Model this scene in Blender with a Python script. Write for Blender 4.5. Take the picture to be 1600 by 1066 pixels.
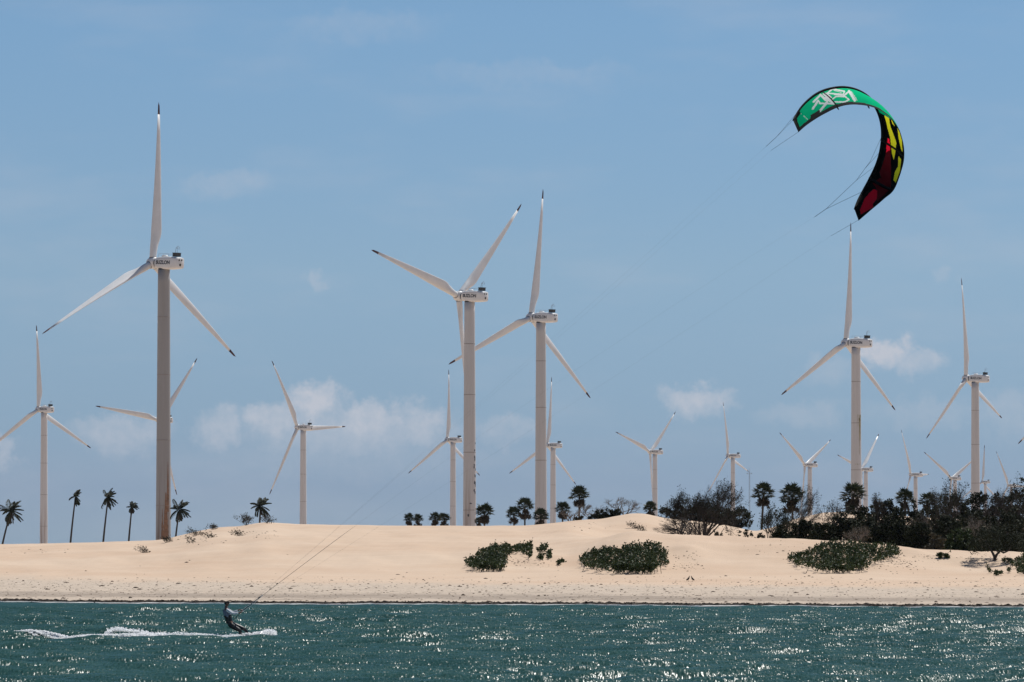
import bpy, bmesh, math, random
import numpy as np
from mathutils import Vector, Matrix, Quaternion, noise as mnoise

C = bpy.context
for o in list(bpy.data.objects):
    bpy.data.objects.remove(o)
S = C.scene
COL = S.collection
R = math.radians
F = 8889.0            # focal length in photo pixels (1600 wide, 200 mm on 36 mm)
CAMZ = 4.0
HZ = 851.0            # horizon row in the photo
PITCH = math.atan(318 / F)

# ------------------------------------------------------------------ camera
cd = bpy.data.cameras.new('camera')
cd.sensor_width = 36; cd.lens = 200.0
cd.clip_start = 1; cd.clip_end = 60000
cam = bpy.data.objects.new('camera', cd); COL.objects.link(cam)
cam.location = (0, 0, CAMZ); cam.rotation_euler = (R(90) + PITCH, 0, 0)
S.camera = cam

# ------------------------------------------------------------------ sun and sky
SUN_EL, SUN_AZ = 58.0, 38.0        # azimuth from +Y (view direction) towards +X
sd = Vector((math.sin(R(SUN_AZ)) * math.cos(R(SUN_EL)), math.cos(R(SUN_AZ)) * math.cos(R(SUN_EL)), math.sin(R(SUN_EL))))
ld = bpy.data.lights.new('sun', 'SUN'); ld.energy = 4.4; ld.angle = R(0.5); ld.color = (1, .965, .90)
lo = bpy.data.objects.new('sun', ld); COL.objects.link(lo)
lo.rotation_euler = (-sd).to_track_quat('-Z', 'Y').to_euler()
S.view_settings.view_transform = 'Standard'; S.view_settings.look = 'None'
S.view_settings.exposure = 0.0; S.view_settings.gamma = 1.0

class NT:
    """small helper for writing node trees"""
    def __init__(s, nt): s.nt = nt; s.n = nt.nodes; s.l = nt.links
    def node(s, t, **k):
        n = s.n.new(t)
        for a, b in k.items(): setattr(n, a, b)
        return n
    def put(s, sock, v):
        if isinstance(v, bpy.types.NodeSocket): s.l.new(v, sock)
        elif v is not None: sock.default_value = v
    def math(s, op, a, b=None, c=None, clamp=False):
        n = s.node('ShaderNodeMath', operation=op, use_clamp=clamp)
        for i, v in enumerate((a, b, c)):
            if v is not None: s.put(n.inputs[i], v)
        return n.outputs[0]
    def mix(s, f, a, b, mode='MIX'):
        n = s.node('ShaderNodeMix', data_type='RGBA', blend_type=mode)
        s.put(n.inputs[0], f); s.put(n.inputs[6], a); s.put(n.inputs[7], b)
        return n.outputs[2]
    def noise(s, vec, scale, detail=4, rough=.55, dist=0, out=0):
        n = s.node('ShaderNodeTexNoise')
        if vec is not None: s.put(n.inputs['Vector'], vec)
        n.inputs['Scale'].default_value = scale; n.inputs['Detail'].default_value = detail
        n.inputs['Roughness'].default_value = rough; n.inputs['Distortion'].default_value = dist
        return n.outputs[out]
    def ramp(s, f, stops):
        n = s.node('ShaderNodeValToRGB'); cr = n.color_ramp
        while len(cr.elements) < len(stops): cr.elements.new(.5)
        for e, (p, c) in zip(cr.elements, stops):
            e.position = p; e.color = c if len(c) == 4 else (*c, 1)
        s.put(n.inputs[0], f); return n.outputs[0]
    def mapr(s, v, a, b, c=0.0, d=1.0, smooth=False):
        n = s.node('ShaderNodeMapRange'); n.clamp = True
        if smooth: n.interpolation_type = 'SMOOTHSTEP'
        s.put(n.inputs[0], v)
        for i, q in enumerate((a, b, c, d)): n.inputs[1 + i].default_value = q
        return n.outputs[0]
    def scalev(s, vec, sc):
        n = s.node('ShaderNodeMapping'); s.put(n.inputs[0], vec); n.inputs['Scale'].default_value = sc
        return n.outputs[0]

w = bpy.data.worlds.new('World'); S.world = w; w.use_nodes = True
w.node_tree.nodes.clear(); t = NT(w.node_tree)
sky = t.node('ShaderNodeTexSky', sky_type='NISHITA', sun_disc=False)
sky.sun_elevation = R(SUN_EL); sky.sun_rotation = R(SUN_AZ)
sky.altitude = 1500; sky.air_density = .7; sky.dust_density = 0.1; sky.ozone_density = 6.0
tc = t.node('ShaderNodeTexCoord')
sep = t.node('ShaderNodeSeparateXYZ'); t.l.new(tc.outputs['Generated'], sep.inputs[0])
yy = t.math('MAXIMUM', sep.outputs[1], 0.02)
U = t.math('DIVIDE', sep.outputs[0], yy)
V = t.math('DIVIDE', sep.outputs[2], yy)
cmb = t.node('ShaderNodeCombineXYZ'); t.put(cmb.inputs[0], U); t.put(cmb.inputs[1], V)
# clouds: low cumulus banks, given by direction (tangent of azimuth, tangent of elevation)
nz = t.noise(cmb.outputs[0], 190, 8, .66, 0, 1)
nsep = t.node('ShaderNodeSeparateColor'); t.put(nsep.inputs[0], nz)
Uw = t.math('ADD', U, t.math('MULTIPLY', t.math('SUBTRACT', nsep.outputs[0], .5), .012))
Vw = t.math('ADD', V, t.math('MULTIPLY', t.math('SUBTRACT', nsep.outputs[1], .5), .009))
clouds = [(545, 668, 250, 36, .5), (488, 628, 62, 34, 1.0), (425, 648, 60, 28, .75), (575, 652, 70, 32, .85), (655, 660, 62, 34, .7), (345, 662, 46, 34, .6),
          (190, 672, 95, 30, .55), (8, 692, 32, 30, .5), (790, 668, 70, 22, .35), (1088, 622, 72, 26, .75),
          (1385, 546, 46, 28, 1.1), (1430, 566, 62, 20, .6), (1300, 575, 60, 24, .25), (1250, 645, 90, 22, .28), (1450, 640, 130, 26, .25),
          (492, 434, 22, 12, .3), (350, 282, 90, 20, .22), (1480, 425, 26, 10, .22), (560, 30, 160, 26, .16), (820, 110, 220, 20, .14),
          (1580, 640, 60, 40, .3), (560, 712, 320, 30, .18), (-420, 640, 220, 42, .6), (2050, 610, 200, 40, .6)]
acc = None
for cx, cy, rx, ry, st in clouds:
    du = t.math('DIVIDE', t.math('SUBTRACT', Uw, (cx - 800) / F), rx / F)
    dv = t.math('DIVIDE', t.math('SUBTRACT', Vw, (HZ - cy) / F), ry / F)
    # crisp billowy tops, soft bases
    dvb = t.math('MULTIPLY', dv, t.mapr(dv, -1, .1, .62, 1.0))
    d = t.math('SQRT', t.math('ADD', t.math('MULTIPLY', du, du), t.math('MULTIPLY', dvb, dvb)))
    m = t.math('MULTIPLY', t.mapr(d, 1.08, .30, 0, 1, True), st)
    acc = m if acc is None else t.math('MAXIMUM', acc, m)
puff = t.noise(cmb.outputs[0], 420, 5, .6)
acc = t.math('MULTIPLY', acc, t.mapr(puff, .3, .7, .6, 1.15))
wisp = t.noise(t.scalev(cmb.outputs[0], (18, 60, 1)), 1.0, 4, .6)
acc = t.math('ADD', acc, t.mapr(wisp, .45, .8, 0, .22, True), clamp=True)
hue = t.node('ShaderNodeMix', data_type='RGBA', blend_type='MULTIPLY'); hue.inputs[0].default_value = 1
t.put(hue.inputs[6], sky.outputs[0])
SKYTINT = t.ramp(t.mapr(V, 0.0, 0.092), [(0, (.47, .54, .69)), (.11, (.525, .553, .69)), (.24, (.61, .64, .72)), (.53, (.85, .825, .79)), (1, (.965, .985, .905))])
t.put(hue.inputs[7], SKYTINT)
cc = t.mix(t.math('MULTIPLY', acc, .95), hue.outputs[2], (6.1, 6.45, 7.3, 1))
bg = t.node('ShaderNodeBackground'); t.put(bg.inputs[0], cc); bg.inputs[1].default_value = 0.085
wo = t.node('ShaderNodeOutputWorld'); t.l.new(bg.outputs[0], wo.inputs[0])

# ------------------------------------------------------------------ helpers
def P(px, py, D):
    """world point seen at photo pixel (px, py) at distance D along +Y"""
    v = (533 - py) / F
    den = math.cos(PITCH) - v * math.sin(PITCH)
    return Vector(((px - 800) / F / den * D, D, CAMZ + D * (math.sin(PITCH) + v * math.cos(PITCH)) / den))

def tag(o, label=None, cat=None, group=None, kind=None):
    if label: o['label'] = label
    if cat: o['category'] = cat
    if group: o['group'] = group
    if kind: o['kind'] = kind
    return o

def empty(name, loc, rz=0.0):
    o = bpy.data.objects.new(name, None); COL.objects.link(o)
    o.location = loc; o.rotation_euler = (0, 0, rz); o.empty_display_size = .5
    return o

class MB:
    def __init__(s): s.v = []; s.f = []; s.m = []
    def add(s, vs, fs, mi=0):
        b = len(s.v); s.v += [tuple(q) for q in vs]
        s.f += [tuple(b + i for i in f) for f in fs]; s.m += [mi] * len(fs)
    def box(s, c, size, mi=0, rot=None):
        vs = []
        for x in (-.5, .5):
            for y in (-.5, .5):
                for z in (-.5, .5):
                    p = Vector((x * size[0], y * size[1], z * size[2]))
                    if rot: p = rot @ p
                    vs.append(p + Vector(c))
        s.add(vs, [(0, 1, 3, 2), (4, 6, 7, 5), (0, 4, 5, 1), (2, 3, 7, 6), (0, 2, 6, 4), (1, 5, 7, 3)], mi)
    def tube(s, pts, rad, n=6, mi=0, cap=True):
        pts = [Vector(p) for p in pts]
        if not hasattr(rad, '__len__'): rad = [rad] * len(pts)
        vs = []; fs = []; ref = None
        for i, p in enumerate(pts):
            d = (pts[min(i + 1, len(pts) - 1)] - pts[max(i - 1, 0)])
            d = d.normalized() if d.length > 1e-9 else Vector((0, 0, 1))
            if ref is None: ref = Vector((1, 0, 0)) if abs(d.x) < .8 else Vector((0, 1, 0))
            a = (ref - d * ref.dot(d)).normalized(); b = d.cross(a); ref = a
            for k in range(n):
                an = 2 * math.pi * k / n
                vs.append(p + a * (math.cos(an) * rad[i]) + b * (math.sin(an) * rad[i]))
        for i in range(len(pts) - 1):
            for k in range(n):
                k2 = (k + 1) % n
                fs.append((i * n + k, i * n + k2, (i + 1) * n + k2, (i + 1) * n + k))
        if cap:
            fs.append(tuple(range(n))[::-1]); fs.append(tuple((len(pts) - 1) * n + k for k in range(n)))
        s.add(vs, fs, mi)
    def loft(s, rings, mi=0, cap=True):
        n = len(rings[0]); vs = [p for r in rings for p in r]; fs = []
        for i in range(len(rings) - 1):
            for k in range(n):
                k2 = (k + 1) % n
                fs.append((i * n + k, i * n + k2, (i + 1) * n + k2, (i + 1) * n + k))
        if cap:
            fs.append(tuple(range(n))[::-1]); fs.append(tuple((len(rings) - 1) * n + k for k in range(n)))
        s.add(vs, fs, mi)
    def mesh(s, name, mats, smooth=False):
        me = bpy.data.meshes.new(name); me.from_pydata(s.v, [], s.f)
        if not isinstance(mats, (list, tuple)): mats = [mats]
        for m in mats: me.materials.append(m)
        me.polygons.foreach_set('material_index', s.m)
        me.polygons.foreach_set('use_smooth', [smooth] * len(s.f))
        me.update(); return me
    def build(s, name, mats, parent=None, smooth=False, recalc=False):
        me = s.mesh(name, mats, smooth)
        if recalc:
            bm = bmesh.new(); bm.from_mesh(me); bmesh.ops.recalc_face_normals(bm, faces=bm.faces); bm.to_mesh(me); bm.free()
        o = bpy.data.objects.new(name, me); COL.objects.link(o)
        if parent: o.parent = parent
        return o

def mat(name, col, rough=.6, spec=.5, noise=None, bump=None, metallic=0.0, coords='Object', coat=0):
    m = bpy.data.materials.new(name); m.use_nodes = True
    m.node_tree.nodes.clear(); q = NT(m.node_tree)
    b = q.node('ShaderNodeBsdfPrincipled'); o = q.node('ShaderNodeOutputMaterial'); q.l.new(b.outputs[0], o.inputs[0])
    tcx = q.node('ShaderNodeTexCoord'); vec = tcx.outputs[coords]
    c4 = (*col, 1)
    if noise:
        sc, amt = noise
        n = q.noise(vec, sc, 5, .6)
        f = q.mapr(n, .3, .7, 1 - amt, 1 + amt)
        mx = q.node('ShaderNodeVectorMath', operation='SCALE'); mx.inputs[0].default_value = col; q.put(mx.inputs[3], f)
        q.l.new(mx.outputs[0], b.inputs['Base Color'])
    else: b.inputs['Base Color'].default_value = c4
    if bump:
        bn = q.node('ShaderNodeBump'); bn.inputs['Strength'].default_value = bump[1]
        bn.inputs['Distance'].default_value = bump[2] if len(bump) > 2 else .02
        q.put(bn.inputs['Height'], q.noise(vec, bump[0], 5, .6)); q.l.new(bn.outputs[0], b.inputs['Normal'])
    b.inputs['Roughness'].default_value = rough; b.inputs['Specular IOR Level'].default_value = spec
    b.inputs['Metallic'].default_value = metallic; b.inputs['Coat Weight'].default_value = coat
    return m

def leafmat(name, c1, c2, rough=.5, trans=.25, spec=.3):
    m = bpy.data.materials.new(name); m.use_nodes = True
    m.node_tree.nodes.clear(); q = NT(m.node_tree)
    b = q.node('ShaderNodeBsdfPrincipled'); o = q.node('ShaderNodeOutputMaterial')
    g = q.node('ShaderNodeNewGeometry'); tcx = q.node('ShaderNodeTexCoord')
    n = q.noise(tcx.outputs['Object'], 1.3, 3, .6)
    f = q.math('ADD', q.math('MULTIPLY', g.outputs['Random Per Island'], .6), q.math('MULTIPLY', q.mapr(n, .35, .65), .4))
    col = q.mix(f, (*c1, 1), (*c2, 1))
    q.put(b.inputs['Base Color'], col); b.inputs['Roughness'].default_value = rough; b.inputs['Specular IOR Level'].default_value = spec
    tr = q.node('ShaderNodeBsdfTranslucent'); q.put(tr.inputs[0], col)
    ms = q.node('ShaderNodeMixShader'); ms.inputs[0].default_value = trans
    q.l.new(b.outputs[0], ms.inputs[1]); q.l.new(tr.outputs[0], ms.inputs[2]); q.l.new(ms.outputs[0], o.inputs[0])
    return m

# ------------------------------------------------------------------ terrain
def interp(u, pts):
    xs, ys = zip(*pts); return np.interp(u, xs, ys)
def smooth_interp(u, pts, r=10):
    return (interp(u - r, pts) + interp(u - r / 2, pts) + interp(u, pts) + interp(u + r / 2, pts) + interp(u + r, pts)) / 5
def shoreD(u): return 1.6 * np.sin(u * .021 + 1) + 1.1 * np.sin(u * .057) + .8 * np.sin(u * .13 + 2) + interp(u, [(-4000, 400), (0, 394), (400, 381), (800, 376), (1600, 358), (5600, 350)])
YB = [(-5000, 851), (0, 850.5), (120, 848.5), (240, 844.5), (262, 842), (285, 836), (320, 828), (345, 824), (372, 822.5), (400, 818), (415, 816.3), (440, 817.5), (470, 819.5),
      (600, 821.3), (700, 822), (820, 821.6), (860, 818), (900, 813.5), (940, 811), (958, 807), (985, 802.5), (1005, 802.5), (1040, 810), (1100, 816), (1140, 822),
      (1180, 830), (1210, 824), (1240, 812), (1285, 801), (1320, 800), (1400, 806), (1500, 812), (1600, 815), (1900, 822), (2600, 840), (6000, 850)]
YF = [(900, 838), (985, 831), (1050, 834), (1100, 837), (1150, 840), (1228, 841.5), (1294, 846), (1380, 851), (1439, 858.5), (1540, 861.8), (1600, 863.5), (1900, 862), (2600, 866), (6000, 868)]
Dgrid = np.concatenate([np.linspace(290, 350, 12), np.arange(352, 400, .6), np.arange(400, 600, .8), np.linspace(602, 720, 50), np.geomspace(730, 16000, 60)])
Ugrid = np.concatenate([-np.geomspace(8000, 320, 24), np.arange(-300, 1901, 4.0), np.geomspace(1930, 9600, 24)])
def pchip(D, K, Z):
    """K, Z: (nu, nk) knots; D: (nd) -> (nu, nd)"""
    h = np.diff(K, axis=1); dl = np.diff(Z, axis=1) / h
    m = np.zeros_like(Z)
    a, b = dl[:, :-1], dl[:, 1:]
    with np.errstate(divide='ignore', invalid='ignore'):
        hm = np.where(a * b > 0, 2 * a * b / (a + b), 0)
    m[:, 1:-1] = hm; m[:, 0] = dl[:, 0]; m[:, -1] = dl[:, -1]
    out = np.zeros((K.shape[0], len(D)))
    for i in range(K.shape[0]):
        j = np.clip(np.searchsorted(K[i], D) - 1, 0, K.shape[1] - 2)
        tt = np.clip((D - K[i, j]) / h[i, j], 0, 1); hh = h[i, j]
        out[i] = ((1 + 2 * tt) * (1 - tt) ** 2 * Z[i, j] + tt * (1 - tt) ** 2 * hh * m[i, j]
                  + tt ** 2 * (3 - 2 * tt) * Z[i, j + 1] + tt ** 2 * (tt - 1) * hh * m[i, j + 1])
    return out
def zy(y, D): return CAMZ + (HZ - y) * D / F
u = Ugrid; sh = shoreD(u); yb = smooth_interp(u, YB, 6)
wr = np.clip((u - 880) / 120, 0, 1); wr = wr * wr * (3 - 2 * wr)
base_y = 909.0
yf_r = smooth_interp(u, YF, 10)
yf_l = base_y + (yb - base_y) * .62
yf = yf_l * (1 - wr) + yf_r * wr
DF = 508.0; DM = 538.0; DBk = 575.0
zF = zy(yf, DF)
zM = (zy(base_y + (yb - base_y) * .86, DM)) * (1 - wr) + (zF - .75) * wr
zB = zy(yb, DBk)
K = np.stack([0 * u + 280, sh - 14, sh, 0 * u + 466, 0 * u + 486, 0 * u + DF, 0 * u + DM, 0 * u + DBk, 0 * u + 625, 0 * u + 700, 0 * u + 16500], 1)
Z = np.stack([0 * u - 3.0, 0 * u - .45, 0 * u + 0.0, zy(base_y, 466) + 0 * u, zy(base_y + (yf - base_y) * .38, 486), zF, zM, zB, zB - 1.6, 0 * u + 1.1, 0 * u + 1.0], 1)
TZ = pchip(Dgrid, K, Z)
UU, DD = np.meshgrid(Ugrid, Dgrid, indexing='ij')
XX = (UU - 800) / F * DD
# broad undulation of the dune skin, wind tails behind the bushes and small tufted mounds
def fbm2(x, y, seed, octs=4, lac=2.03, gain=.5):
    rng = np.random.RandomState(seed); out = np.zeros_like(x); a = 1.0; fr = 1.0
    for _ in range(octs):
        for _k in range(5):
            th = rng.uniform(0, 2 * np.pi); ph = rng.uniform(0, 2 * np.pi); q = rng.uniform(.7, 1.4)
            out += a * .45 * np.sin((x * np.cos(th) + y * np.sin(th)) * fr * q + ph)
        a *= gain; fr *= lac
    return out
duney = np.clip((DD - 468) / 25, 0, 1) * np.clip((640 - DD) / 60, 0, 1)
TZ += duney * (fbm2(XX, DD * .6, 3, 4) * .05 * np.clip((DBk + 3 - DD) / 20, .25, 1))
beach = np.clip((DD - (shoreD(UU) + 2)) / 12, 0, 1) * np.clip((478 - DD) / 10, 0, 1)
TZ += beach * fbm2(XX * 1.6, DD * 1.1, 9, 4) * .02
for (pu, pd, ru, rd, hgt) in [(770, 492, 42, 9, .5), (830, 494, 60, 8, .22), (975, 490, 62, 10, .45), (1065, 492, 75, 6, .16), (1315, 494, 80, 10, .55), (1400, 492, 70, 7, .25),
                              (1580, 490, 40, 8, .35), (1500, 498, 110, 6, .12), (1450, 488, 60, 5, .10), (1425, 497, 34, 2.2, .42), (1475, 494, 40, 2.0, .38), (1535, 493, 50, 2.0, .30), (1075, 493, 34, 2.2, .34), (835, 489, 32, 2.2, .30), (1110, 497, 60, 2.5, .25), (1210, 498, 60, 3, .2), (1360, 484, 50, 2, .22), (640, 500, 130, 4, .2), (240, 505, 160, 4, .22), (470, 520, 120, 4, .25)]:
    TZ += hgt * np.exp(-((UU - pu) / ru) ** 2 * 1.6 - ((DD - pd) / rd) ** 2)

def ground(px, D):
    i = int(np.clip(np.searchsorted(Ugrid, px) - 1, 0, len(Ugrid) - 2)); j = int(np.clip(np.searchsorted(Dgrid, D) - 1, 0, len(Dgrid) - 2))
    a = (px - Ugrid[i]) / (Ugrid[i + 1] - Ugrid[i]); b = (D - Dgrid[j]) / (Dgrid[j + 1] - Dgrid[j])
    return float((TZ[i, j] * (1 - a) + TZ[i + 1, j] * a) * (1 - b) + (TZ[i, j + 1] * (1 - a) + TZ[i + 1, j + 1] * a) * b)
def hit(px, py, D0=345, D1=600):
    """first ground point seen at the pixel"""
    D = D0
    while D < D1:
        if ground(px, D) >= zy(py, D): return D
        D += .4
    return D1
def G(px, D): return Vector(((px - 800) / F * D, D, ground(px, D)))

def gridmesh(name, X, Y, Zz, m):
    nu, nd = X.shape
    me = bpy.data.meshes.new(name)
    co = np.stack([X, Y, Zz], -1).reshape(-1, 3).astype(np.float32)
    i = np.arange(nu - 1)[:, None] * nd + np.arange(nd - 1)[None, :]
    q = np.stack([i, i + nd, i + nd + 1, i + 1], -1).reshape(-1, 4).astype(np.int32)
    me.vertices.add(len(co)); me.vertices.foreach_set('co', co.ravel())
    me.loops.add(q.size); me.loops.foreach_set('vertex_index', q.ravel())
    me.polygons.add(len(q)); me.polygons.foreach_set('loop_start', np.arange(0, q.size, 4, dtype=np.int32))
    me.polygons.foreach_set('use_smooth', np.ones(len(q), bool))
    me.update(calc_edges=True); me.materials.append(m)
    o = bpy.data.objects.new(name, me); COL.objects.link(o); return o

# sand material
m = bpy.data.materials.new('sand'); m.use_nodes = True; m.node_tree.nodes.clear(); q = NT(m.node_tree)
b = q.node('ShaderNodeBsdfPrincipled'); o_ = q.node('ShaderNodeOutputMaterial'); q.l.new(b.outputs[0], o_.inputs[0])
tcx = q.node('ShaderNodeTexCoord'); at = q.node('ShaderNodeAttribute', attribute_name='shore'); sh_ = at.outputs['Fac']
pos = tcx.outputs['Object']
big = q.noise(q.scalev(pos, (.6, 1, 1)), .085, 6, .62); fine = q.noise(pos, 2.2, 5, .65); mid = q.noise(q.scalev(pos, (.25, 1, 1)), .9, 4, .6)
band = q.noise(q.scalev(pos, (.035, .5, 1)), 1.0, 4, .6)
dune = q.mix(q.mapr(big, .35, .65), (.575, .415, .295, 1), (.650, .505, .380, 1))
strk = q.mapr(q.noise(q.scalev(pos, (.12, 1.2, 1)), 1.0, 5, .65), .35, .7, 0, .35); dune = q.mix(strk, dune, (.52, .385, .28, 1))  # shading of sand ripples put into the colour as stretched streaks
bcol = q.mix(q.mapr(fine, .35, .65), (.44, .355, .275, 1), (.60, .50, .405, 1))
shw = q.math('ADD', sh_, q.math('MULTIPLY', q.math('SUBTRACT', band, .5), 26))
c = q.mix(q.mapr(shw, 70, 92, 0, 1, True), bcol, dune)
# grey drift bands left by the tide
g1 = q.math('MULTIPLY', q.mapr(shw, 14, 20, 0, 1, True), q.mapr(shw, 40, 28, 0, 1, True))
g1 = q.math('MULTIPLY', g1, q.mapr(mid, .3, .6, .35, .9))
c = q.mix(g1, c, (.28, .225, .18, 1))
ln = q.math('MULTIPLY', q.mapr(q.noise(q.scalev(pos, (.05, 1.1, 1)), 1.0, 3, .5), .56, .64), q.mapr(shw, 62, 45, 0, .75))
c = q.mix(ln, c, (.27, .215, .17, 1))
wet = q.mapr(sh_, 4.5, 1.0, 0, 1, True)
c = q.mix(wet, c, (.17, .135, .115, 1))
spk = q.math('MULTIPLY', q.mapr(q.noise(q.scalev(pos, (.55, .42, 1)), 3.1, 3, .6), .62, .68), q.mapr(sh_, 95, 70, 0, .8))
c = q.mix(spk, c, (.16, .12, .09, 1))
q.put(b.inputs['Base Color'], c)
q.put(b.inputs['Roughness'], q.mapr(sh_, 4, 0, .9, .35)); b.inputs['Specular IOR Level'].default_value = .25
bn = q.node('ShaderNodeBump'); bn.inputs['Distance'].default_value = .06
q.put(bn.inputs['Strength'], q.mapr(sh_, 100, 60, .35, 1.0))
q.put(bn.inputs['Height'], q.math('ADD', q.noise(pos, 1.7, 5, .65), q.math('MULTIPLY', q.noise(q.scalev(pos, (1, .35, 1)), 7, 3, .6), .4)))
q.l.new(bn.outputs[0], b.inputs['Normal'])
SAND = m
terr = gridmesh('sand_dunes', XX, DD, TZ, SAND); tag(terr, kind='structure')
att = terr.data.attributes.new('shore', 'FLOAT', 'POINT'); att.data.foreach_set('value', (DD - shoreD(UU)).ravel().astype(np.float32))

# ------------------------------------------------------------------ water
m = bpy.data.materials.new('sea_water'); m.use_nodes = True; m.node_tree.nodes.clear(); q = NT(m.node_tree)
b = q.node('ShaderNodeBsdfPrincipled'); o_ = q.node('ShaderNodeOutputMaterial'); q.l.new(b.outputs[0], o_.inputs[0])
tcx = q.node('ShaderNodeTexCoord'); pos = tcx.outputs['Object']
patch = q.noise(q.scalev(pos, (.05, .12, 1)), 1.0, 3, .5)
q.put(b.inputs['Base Color'], q.mix(q.mapr(patch, .35, .65), (.020, .066, .062, 1), (.028, .082, .074, 1)))
b.inputs['Roughness'].default_value = .27; b.inputs['IOR'].default_value = 1.33; b.inputs['Specular IOR Level'].default_value = .14
# wind ripples too small for the mesh: each facet gets its own slope
def slopes(sc, det, k):
    n_ = q.node('ShaderNodeSeparateColor'); q.put(n_.inputs[0], q.noise(q.scalev(pos, sc), 1.0, det, .6, 0, 1))
    return [q.math('MULTIPLY', q.math('SUBTRACT', n_.outputs[i_], .5), k) for i_ in (0, 1)]
a1 = slopes((15.0, 3.0, 1), 1, 1.72); a2 = slopes((1.1, .45, 1), 2, .45)
gust = q.mapr(q.noise(q.scalev(pos, (.22, .12, 1)), 1.0, 3, .6), .32, .68, .84, 1.08)
sx_ = q.math('MULTIPLY', q.math('ADD', a1[0], a2[0]), gust); sy_ = q.math('MULTIPLY', q.math('ADD', a1[1], a2[1]), gust)
sy_ = q.math('SUBTRACT', q.math('MULTIPLY', q.math('ABSOLUTE', sy_), -1.0), .10)   # only slopes turned to the shore's open side stay visible at this grazing angle
gn = q.node('ShaderNodeNewGeometry'); cx_ = q.node('ShaderNodeCombineXYZ'); q.put(cx_.inputs[0], sx_); q.put(cx_.inputs[1], sy_)
va = q.node('ShaderNodeVectorMath', operation='ADD'); q.put(va.inputs[0], gn.outputs['Normal']); q.put(va.inputs[1], cx_.outputs[0])
vn = q.node('ShaderNodeVectorMath', operation='NORMALIZE'); q.put(vn.inputs[0], va.outputs[0]); q.l.new(vn.outputs[0], b.inputs['Normal'])
WATER = m
xs = np.concatenate([-np.geomspace(9000, 48, 26), np.arange(-47, 47.01, .16), np.geomspace(48, 9000, 26)])
ys = np.concatenate([-np.geomspace(6000, 20, 14), np.linspace(-10, 135, 60), np.arange(136, 404, .3)])
WX, WY = np.meshgrid(xs, ys, indexing='ij')
rng = np.random.RandomState(5); WZ = np.zeros_like(WX)
for i in range(54):
    lam = np.exp(rng.uniform(np.log(.7), np.log(7.5))); th = rng.normal(R(-62), .55)
    k = 2 * np.pi / lam; amp = .0088 * lam ** .8
    phs = k * (WX * np.cos(th) + WY * np.sin(th)) + rng.uniform(0, 6.28)
    WZ += amp * (np.sin(phs) + .25 * np.sin(2 * phs + 1.2))
grp = .92 + .12 * fbm2(WX * .11, WY * .07, 4, 2)
fade = np.clip((390 - WY) / 60, .12, 1) * np.clip((WY + 60) / 120, 0, 1) * (np.abs(WX) < 47.5)
WZ *= fade * grp
sea = gridmesh('sea_water', WX, WY, WZ, WATER); tag(sea, kind='structure')
def seaz(x, y):
    i = int(np.clip(np.searchsorted(xs, x), 0, len(xs) - 1)); j = int(np.clip(np.searchsorted(ys, y), 0, len(ys) - 1)); return float(WZ[i, j])

random.seed(7)
FOAM = leafmat('sea_foam', (.96, .97, .98), (1, 1, 1), .9, .5, .1)
# thin foam edge where the water meets the beach
mb = MB(); uu = np.arange(-700, 2300, 3.0)
prev = None
for a in uu:
    D = float(shoreD(a)); x = (a - 800) / F * D
    n1 = mnoise.noise(Vector((x * .22, 3.1, 0))); n2 = mnoise.noise(Vector((x * .9, 7.7, 0)))
    yv = D - .8 + .8 * n1; wv = max(.03, .25 + .7 * n2 + .5 * n1)
    row = []
    for j in range(5):
        f = j / 4; row.append((x, yv - wv * f, max(0, (yv - wv * f - D) * .031) + .03 + .05 * math.sin(f * math.pi) + .02 * mnoise.noise(Vector((x * 3, f * 4, 1)))))
    if prev: mb.add(prev + row, [(j, j + 1, j + 6, j + 5) for j in range(4)])
    prev = row
o = mb.build('shore_foam', FOAM, smooth=True); tag(o, 'thin line of white foam where the sea meets the beach', 'foam', kind='stuff')

# wrack line and small debris on the beach
WRACK = mat('seaweed', (.035, .026, .020), .8, .2, noise=(3, .4))
DEB = mat('driftwood', (.13, .095, .07), .9, .2, noise=(3, .5))
def lump(mb, c, rx, ry, rz, rnd, n=6, mi=0):
    rings = []
    for k in range(3):
        f = (0, .55, 1)[k]; rr = (1, .8, .15)[k]
        rings.append([(c[0] + math.cos(2 * math.pi * j / n) * rx * rr * rnd.uniform(.7, 1.25), c[1] + math.sin(2 * math.pi * j / n) * ry * rr * rnd.uniform(.7, 1.25), c[2] + rz * f * rnd.uniform(.8, 1.2)) for j in range(n)])
    mb.loft(rings, mi)
rnd = random.Random(3); mb = MB()
for _ in range(3600):
    a = rnd.uniform(-150, 1750); D = float(shoreD(a)) + 2.2 + rnd.gauss(0, .8)
    x = (a - 800) / F * D
    if mnoise.noise(Vector((x * .35, 1.2, 0))) + .25 < rnd.uniform(-.35, .5): continue
    g = G(a, D); g.z -= .03
    lump(mb, g, rnd.uniform(.12, .6), rnd.uniform(.1, .3), rnd.uniform(.07, .2), rnd)
o = mb.build('seaweed_wrack', WRACK); tag(o, 'dark line of washed up seaweed along the water edge', 'seaweed', kind='stuff')
mb = MB()
for _ in range(5200):
    a = rnd.uniform(-150, 1750); sD = float(shoreD(a)); D = sD + 5 + (470 - sD) * rnd.random() ** .9
    g = G(a, D); g.z -= .02; s = rnd.uniform(.03, .085) * (1 if rnd.random() < .95 else 2)
    lump(mb, g, s * rnd.uniform(.8, 1.8), s, s * rnd.uniform(.3, .8), rnd, 5)
for _ in range(60):
    a = rnd.uniform(-50, 1650); D = rnd.uniform(470, 500)
    g = G(a, D); g.z -= .02; s = rnd.uniform(.05, .13)
    lump(mb, g, s * rnd.uniform(.8, 2), s, s * rnd.uniform(.3, .8), rnd, 5)
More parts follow.
